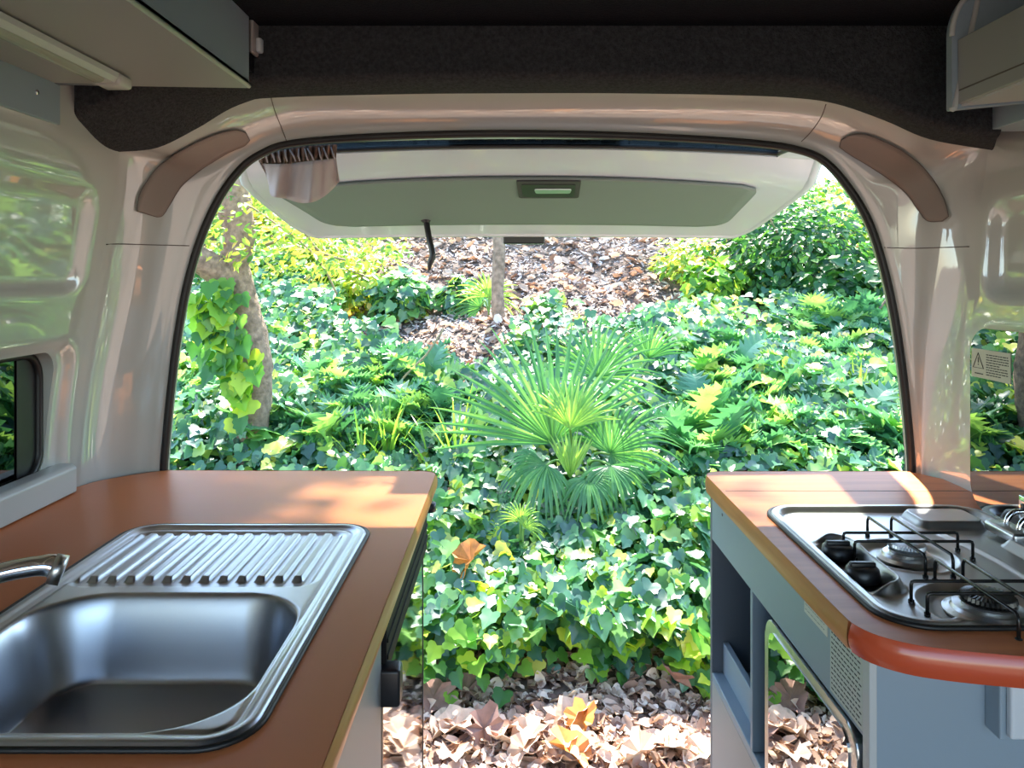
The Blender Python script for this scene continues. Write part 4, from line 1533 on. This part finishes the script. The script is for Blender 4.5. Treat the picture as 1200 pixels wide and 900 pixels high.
stalk = mat('green_stalk', (0.16, 0.30, 0.06), 0.5)
YP = 4.25
p0 = gY(672, 600)
base = W(672, 606, 4.25)
base.z = float(H(base.x, base.y))
pal = palm('fan_palm', 'large green fan palm growing in the middle of the ivy slope', 'palm', base, [
    (W(648, 520, 4.1), (-.22, 0, 1), (0.15, -1, .35), .72, 25, 150, .013, .06, M['palm']),
    (W(700, 442, 4.5), (.45, .1, 1), (-.35, -.9, .3), .46, 24, 190, .009, .25, M['palm']),
    (W(668, 502, 4.0), (.15, -.2, 1), (0.1, -1, .5), .30, 20, 140, .007, .15, M['palm_young']),
    (W(715, 532, 4.1), (1, 0, .55), (-.35, -.9, .35), .47, 34, 250, .009, .45, M['palm']),
    (W(668, 560, 3.95), (0.05, -.15, 1), (0, -1, .2), .26, 12, 60, .008, .1, M['palm_young']),
    (W(715, 545, 3.95), (.15, -.5, -.9), (0, -.8, .7), .30, 18, 150, .010, .7, M['palm']),
    (W(640, 545, 3.95), (-.6, -.5, -.4), (0, -.7, .8), .28, 20, 170, .010, .7, M['palm']),
    (W(690, 560, 3.9), (.2, -.6, -.7), (0, -.7, .8), .24, 18, 170, .009, .7, M['palm']),
    (W(760, 420, 5.0), (.3, 0, 1), (-.4, -.9, .1), .30, 16, 120, .008, .2, M['palm']),
], stalk)
for px, py, Y, R, nm in ((573, 350, 7.4, .36, 'small yellow-green tufted palm beside the slender trunk'),
                         (610, 612, 3.7, .12, 'tiny yellow spiky seedling in the ivy below the fan palm')):
    b_ = W(px, py, Y)
    b_.z = float(H(b_.x, Y)) + .02
    c = W(px, py - 2, Y)
    palm('young_palm', nm, 'palm', b_, [
        (c, (-.3, -.1, 1), (0, -1, .3), R, 14, 150, R * .03, .3, M['palm_young']),
        (c + Vector((.02, -.02, -.03)), (.5, -.2, .8), (0, -1, .5), R * .9, 13, 150, R * .03, .4, M['palm_young']),
        (c + Vector((-.08, .02, -.1)), (-.9, 0, .3), (0, -1, .3), R * 1.0, 14, 150, R * .03, .5, M['palm'])], stalk)


# --- strap leaved clumps
def blades(px, py, R, n, label, m, Y=None, w=.010, name='strap_leaf_plant', lean=.6):
    Y = Y or gY(px, py)
    b = W(px, py, Y)
    b.z = float(H(b.x, Y))
    bm = bmesh.new()
    r = random.Random(int(px * 3 + py))
    for i in range(n):
        az = r.uniform(0, 2 * PI)
        L = R * r.uniform(.6, 1.1)
        out = lean * r.uniform(.2, 1)
        d = Vector((math.cos(az), math.sin(az), 0))
        s = Vector((-d.y, d.x, 0))
        rows = []
        for k in range(8):
            t = k / 7
            q = b + d * (L * out * t * t + .02) + Vector((0, 0, L * (t - .35 * out * t ** 3)))
            ww = w * (1 - t ** 2.5) + .001
            rows.append((bm.verts.new(q - s * ww), bm.verts.new(q + s * ww)))
        for k in range(7):
            bm.faces.new((rows[k][0], rows[k][1], rows[k + 1][1], rows[k + 1][0]))
    me = bpy.data.meshes.new(name); bm.to_mesh(me); bm.free(); me.materials.append(m)
    o = bpy.data.objects.new(name, me); C.objects.link(o)
    return tag(o, label, 'plant')


blades(455, 575, .62, 22, 'clump of bright upright strap leaves behind the left worktop corner', M['blade'])
blades(425, 580, .55, 18, 'lower clump of strap leaves above the middle of the left worktop', M['blade'])
blades(535, 572, .62, 22, 'clump of tall strap leaves just left of the fan palm', M['blade'])
blades(508, 582, .50, 14, 'small strap leaf clump at the corner of the left worktop', M['blade'])
blades(682, 398, .28, 7, 'single upright green sprout on the bare mulch behind the fan palm', M['blade'], w=.02, lean=.2)
blades(905, 350, .75, 46, 'dark strap leaved clump inside the bush at the upper right', M['palm'], w=.016, lean=.9)
blades(870, 345, .55, 26, 'shorter strap leaved clump at the left of the upper right bush', M['palm'], w=.014, lean=.9)
blades(825, 420, .35, 9, 'thin upright seedling at the foot of the bare mulch on the right', M['blade'], w=.016, lean=.25)
blades(1005, 500, .45, 9, 'tall single shoot rising from the acanthus at the right', M['blade'], w=.02, lean=.15)


# --- shrubs
def shrub(px, py, Y, rx, ry, rz, n, m, leaf, size, label, name='shrub', stems=7, cat='shrub'):
    c = W(px, py, Y)
    if c.z - float(H(c.x, c.y)) < .45 * rz:
        Y0 = Y
        for k_ in range(60):
            Y -= .08
            c = W(px, py, Y)
            if c.z - float(H(c.x, c.y)) > .55 * rz * Y / Y0: break
        rx, rz, size = rx * Y / Y0, rz * Y / Y0, size * Y / Y0
    gz = float(H(c.x, c.y))
    t = thing(name, label, cat, (c.x, c.y, gz))
    d = rng.normal(0, 1, (n, 3))
    d /= np.linalg.norm(d, axis=1, keepdims=True)
    rad = rng.random(n) ** .45
    lump = 1 + .22 * np.sin(d[:, 0] * 6 + px) * np.sin(d[:, 2] * 7 + py)
    P = np.array([c.x, c.y, c.z]) + d * (rad * lump)[:, None] * np.array([rx, ry, rz])
    P[:, 2] = np.maximum(P[:, 2], H(P[:, 0], P[:, 1]) + .02)
    nr = d * .6 + np.stack([rng.normal(0, .4, n), rng.normal(-.3, .4, n), rng.normal(.7, .4, n)], 1)
    tp = d + rng.normal(0, .5, (n, 3)) + np.array([0, 0, -.4])
    f = mass('foliage', leaf[0], leaf[1], P, rots(nr, tp), rng.uniform(size * .6, size * 1.2, n), m, t)
    f['kind'] = 'stuff'
    bm = bmesh.new()
    for k in range(stems):
        e = Vector((c.x + random.uniform(-.7, .7) * rx, c.y + random.uniform(-.7, .7) * ry, c.z + random.uniform(0, .8) * rz))
        b = Vector((c.x + random.uniform(-.15, .15), c.y + random.uniform(-.15, .15), gz - .03))
        add_tube(bm, spline([b, (b + e) / 2 + Vector((random.uniform(-.1, .1), 0, .1)), e], 5), [.018] * 4 + [.012] * 4 + [.006] * 3, 6)
    from_bm('stems', bm, M['twig'], t, True)
    return t


shrub(935, 305, 9.5, 1.05, .7, .75, 3600, M['shrub_dark'], OVAL, .14, 'large dark leafy bush at the upper right of the slope')
shrub(1000, 350, 8.8, .70, .5, .45, 1300, M['shrub_dark'], IVY, .14, 'lower dark bush beside the right door pillar')
shrub(1000, 262, 12.0, 1.0, .7, .40, 1300, M['shrub_yellow'], OVAL, .13, 'sunlit yellow-green bush beyond the dark one at the far right')
shrub(905, 262, 11.0, .85, .6, .55, 1100, M['shrub_dark'], SLIM, .2, 'loose spiky bush behind the right end of the tailgate')
shrub(810, 310, 10.0, .50, .4, .40, 900, M['shrub_yellow'], OVAL, .12, 'light green bush at the right end of the bare mulch')
shrub(835, 335, 9.0, .35, .3, .30, 600, M['ivy_young'], IVY, .12, 'small leafy plant in front of the light green bush on the right')
shrub(425, 335, 8.0, .55, .4, .42, 900, M['shrub_yellow'], OVAL, .11, 'yellow-green bush to the right of the ivy clad tree')
shrub(470, 350, 8.2, .35, .3, .28, 600, M['ivy'], IVY, .12, 'small dark green bush on the left edge of the bare mulch')
shrub(540, 350, 8.0, .22, .2, .20, 260, M['ivy'], IVY, .12, 'little leafy patch left of the slender trunk')
shrub(360, 300, 9.0, .75, .5, .55, 1500, M['shrub_yellow'], OVAL, .12, 'tall yellow leaved shrub behind the ivy clad tree')
shrub(300, 250, 10.0, .8, .5, .6, 1300, M['shrub_yellow'], OVAL, .13, 'high yellow-green shrub at the upper left behind the curtain')
shrub(640, 360, 7.8, .18, .15, .12, 160, M['ivy_young'], IVY, .11, 'small leafy weed right of the slender trunk')
shrub(760, 385, 7.0, .25, .2, .12, 200, M['ivy'], IVY, .13, 'low green weed at the lower edge of the right mulch')

for px, py, rx_, lb in ((395, 150, 1.5, 'leafy treetop seen through the left of the tailgate window'), (545, 140, 1.3, 'leafy treetop seen through the middle of the tailgate window'),
                        (735, 150, 1.5, 'leafy treetop seen through the right of the tailgate window'), (850, 175, .9, 'small leafy treetop seen at the right end of the tailgate window')):
    shrub(px, py, 15.0, rx_, .8, .9, 1500, M['shrub_dark'], OVAL, .2, lb, 'hilltop_tree', 5, 'tree')
# --- trees
tr1 = thing('ivy_clad_tree', 'pale barked tree with ivy climbing its trunk at the left', 'tree', tuple(W(293, 522, 4.6)))
k = .0
pth = [W(292, 545, 4.6), W(294, 500, 4.6), W(300, 440, 4.6), W(292, 385, 4.6), W(282, 345, 4.6), W(276, 310, 4.6), W(280, 270, 4.6), W(272, 225, 4.6), W(262, 160, 4.6), W(250, 60, 4.6), W(262, -150, 4.7), W(270, -400, 4.8)]
sp = spline(pth, 6)
rad = [float(np.interp(i, [0, 12, 24, 30, 44, len(sp)], [.105, .10, .09, .085, .105, .07])) for i in range(len(sp))]
tube('trunk', sp, rad, M['bark_pale'], tr1, 16, 0.16)
pth = [W(284, 372, 4.62), W(268, 335, 4.58), W(246, 312, 4.5), W(222, 296, 4.45), W(196, 276, 4.4), W(160, 230, 4.3), W(100, 120, 4.2)]
sp = spline(pth, 6)
tube('branch', sp, [.085] * 10 + [.08] * 12 + [.06] * (len(sp) - 22), M['bark_pale'], tr1, 14, 0.18)
for pts, r in (([(300, 200), (325, 235), (345, 262), (355, 270), (375, 295), (405, 305)], .009), ([(352, 268), (335, 278), (312, 287)], .010), ([(290, 240), (320, 260), (370, 300), (395, 345)], .006)):
    tube('twig', spline([W(x, y, 4.5 + .1 * i) for i, (x, y) in enumerate(pts)], 5), r, M['twig'], tr1, 6)
# climbing ivy
n = 130
yy = rng.uniform(325, 500, n)
xx = np.interp(yy, [325, 360, 400, 440, 500], [262, 262, 268, 282, 290]) + rng.normal(-6, 15, n)
keep = rng.random(n) < np.interp(yy, [325, 430, 460, 500], [1, 1, .5, .25])
xx, yy = xx[keep], yy[keep]
n = len(xx)
P = np.array([W(a, b, 4.6 - .13 - random.random() * .07) for a, b in zip(xx, yy)])
nr = np.stack([rng.normal(0, .35, n), -1 + rng.normal(0, .2, n), .45 + rng.normal(0, .25, n)], 1)
tp = np.stack([rng.normal(0, .4, n), rng.normal(-.2, .2, n), -np.ones(n)], 1)
o = mass('climbing_ivy', IVY[0], IVY[1], P, rots(nr, tp), rng.uniform(.07, .145, n), M['ivy_young'], tr1)
o['kind'] = 'stuff'
# leaves of its low twigs
n = 1700
xx = rng.uniform(225, 480, n); yy = rng.uniform(205, 330, n) * 1.0
kk = (yy < 330 - np.abs(xx - 350) * .25)
P = np.array([W(a, b, random.uniform(4.1, 5.3)) for a, b in zip(xx[kk], yy[kk])]); n = len(P)
o = mass('twig_leaves', OVAL[0], OVAL[1], P, rots(rng.normal(0, .5, (n, 3)) + np.array([0, -.5, .8]), rng.normal(0, .6, (n, 3)) + np.array([0, 0, -.5])), rng.uniform(.035, .075, n), M['shrub_yellow'], tr1)
o['kind'] = 'stuff'


def crown(parent, cx, cy, cz, rx, ry, rz, n, m, size):
    d = rng.normal(0, 1, (n, 3)); d /= np.linalg.norm(d, axis=1, keepdims=True)
    P = np.array([cx, cy, cz]) + d * (rng.random(n) ** .4)[:, None] * np.array([rx, ry, rz])
    # gather the leaves in clumps so sun flecks form between them
    cl_ = rng.normal(0, 1, (70, 3)); cl_ /= np.linalg.norm(cl_, axis=1, keepdims=True)
    cl_ = np.array([cx, cy, cz]) + cl_ * (rng.random(70) ** .4)[:, None] * np.array([rx, ry, rz])
    P = .45 * P + .55 * cl_[rng.integers(0, 70, n)]
    P = np.array([cx, cy, cz]) + (P - np.array([cx, cy, cz])) * 1.25
    o = mass('crown', OVAL[0], OVAL[1], P, rots(rng.normal(0, .5, (n, 3)) + np.array([0, 0, 1]), rng.normal(0, 1, (n, 3))), rng.uniform(size * .7, size * 1.2, n), m, parent)
    o['kind'] = 'stuff'


crown(tr1, -0.42, 3.55, 4.6, .55, .60, .25, 900, M['shrub_dark'], .09)  # out-of-view leaf cluster added to break up the sun on the left worktop
crown(tr1, 0.55, 3.6, 4.7, .25, .25, .2, 50, M['shrub_dark'], .08)
crown(tr1, -1.6, 5.6, 6.0, 2.4, 1.6, .9, 1500, M['shrub_dark'], .13)
t2 = thing('slender_tree', 'thin bare trunk standing in the mulch behind the fan palm', 'tree', tuple(W(584, 400, 7.2)))
sp = spline([W(586, 405, 7.2), W(584, 370, 7.2), W(583, 330, 7.2), W(585, 290, 7.2), W(583, 240, 7.2), W(590, 150, 7.2), W(580, -60, 7.3), W(590, -250, 7.4)], 5)
tube('trunk', sp, [.06] * 16 + [.055] * (len(sp) - 16), M['bark'], t2, 12, .15)
crown(t2, 0.3, 8.3, 6.4, 2.6, 1.8, .9, 1700, M['shrub_dark'], .13)
for bx, by, cx, cy, cz, lab in ((6.6, 9.5, 4.0, 9.0, 6.0, 'tree whose crown shades the right of the slope'), (-6.8, 9.0, -4.4, 9.2, 6.0, 'tree whose crown shades the left of the slope'),
                                (2.5, 15.5, 1.0, 13.0, 7.4, 'tree on top of the slope')):
    t = thing('shade_tree', lab, 'tree', (bx, by, float(H(bx, by))))
    g0 = float(H(bx, by))
    sp = spline([(bx, by, g0 - .1), (bx - .1, by, g0 + 1.5), ((bx + cx) / 2, (by + cy) / 2, 4.6), (cx, cy, cz)], 6)
    tube('trunk', sp, [.14] * 8 + [.10] * 6 + [.05] * (len(sp) - 14), M['bark'], t, 10, .15)
    crown(t, cx, cy, cz, 2.6, 1.9, 1.0, 1900, M['shrub_dark'], .14)
# stub and fallen branches on the slope
tg_ = tube('tree_stump', spline([W(951, 378, 8.2), W(951, 360, 8.2), W(953, 340, 8.2)], 4), .065, M['bark_pale'], None, 12, .15)
tag(tg_, 'short pale trunk stub under the dark bush at the right', 'stump')
for pts, r, lab, Y in (([(695, 283), (715, 290), (745, 297), (768, 302)], .03, 'fallen pale branch lying high on the bare mulch', 10.2),
                       ([(415, 515), (450, 470), (480, 435), (500, 415), (520, 385)], .007, 'thin bare twig leaning over the leaves left of the fan palm', 5.2),
                       ([(845, 308), (890, 312), (950, 318), (1010, 312)], .012, 'long thin pale branch across the dark bush', 8.0),
                       ([(1025, 440), (1022, 400), (1026, 370), (1040, 350)], .010, 'bare forked stick beside the right door pillar', 6.5),
                       ([(930, 285), (965, 315), (990, 335), (1010, 338)], .010, 'reddish twig hanging in front of the dark bush', 7.6)):
    o = tube('branch', spline([W(x, y, Y) for x, y in pts], 5), r, M['bark_pale'] if r > .008 else M['twig'], None, 7, .2)
    tag(o, lab, 'branch')

# ================================================================== LIGHT
w = bpy.data.worlds.new('World')
bpy.context.scene.world = w
w.use_nodes = True
nt = w.node_tree
bg = nt.nodes['Background']
sky = nt.nodes.new('ShaderNodeTexSky')
sky.sky_type = 'NISHITA'
sky.sun_disc = False
sky.sun_elevation = math.radians(58)
sky.sun_rotation = math.radians(7)
sky.air_density = 1.2
sky.dust_density = 0.8
sky.ozone_density = 2.5
nt.links.new(sky.outputs[0], bg.inputs['Color'])
bg.inputs['Strength'].default_value = 0.8

L = bpy.data.lights.new('sun', 'SUN')
L.energy = 28.0
L.angle = math.radians(1.0)
L.color = (1.0, 0.95, 0.86)
lo = bpy.data.objects.new('sun', L)
C.objects.link(lo)
el, az = math.radians(57), math.radians(7)
d = Vector((math.sin(az) * math.cos(el), math.cos(az) * math.cos(el), math.sin(el)))
lo.rotation_euler = d.to_track_quat('Z', 'Y').to_euler()
lo.location = (0, 20, 30)

# ================================================================== CAMERA
cam = bpy.data.cameras.new('camera')
cam.sensor_width = 36
cam.lens = 36 * F / 1200
cam.shift_y = -(450 - 325) / 1200
cam.clip_start = 0.02
cam.clip_end = 300
co = bpy.data.objects.new('camera', cam)
C.objects.link(co)
co.location = (0, 0, CZ)
co.rotation_euler = (PI / 2, 0, 0)
sc = bpy.context.scene
sc.camera = co
sc.view_settings.view_transform = 'Standard'
sc.view_settings.look = 'None'
sc.view_settings.gamma = 1
sc.view_settings.use_curve_mapping = False
sc.view_settings.exposure = 0.25
sc.cycles.max_bounces = 10
sc.cycles.transparent_max_bounces = 16
sc.cycles.caustics_reflective = False
sc.cycles.sample_clamp_indirect = 8
sc.cycles.use_denoising = True
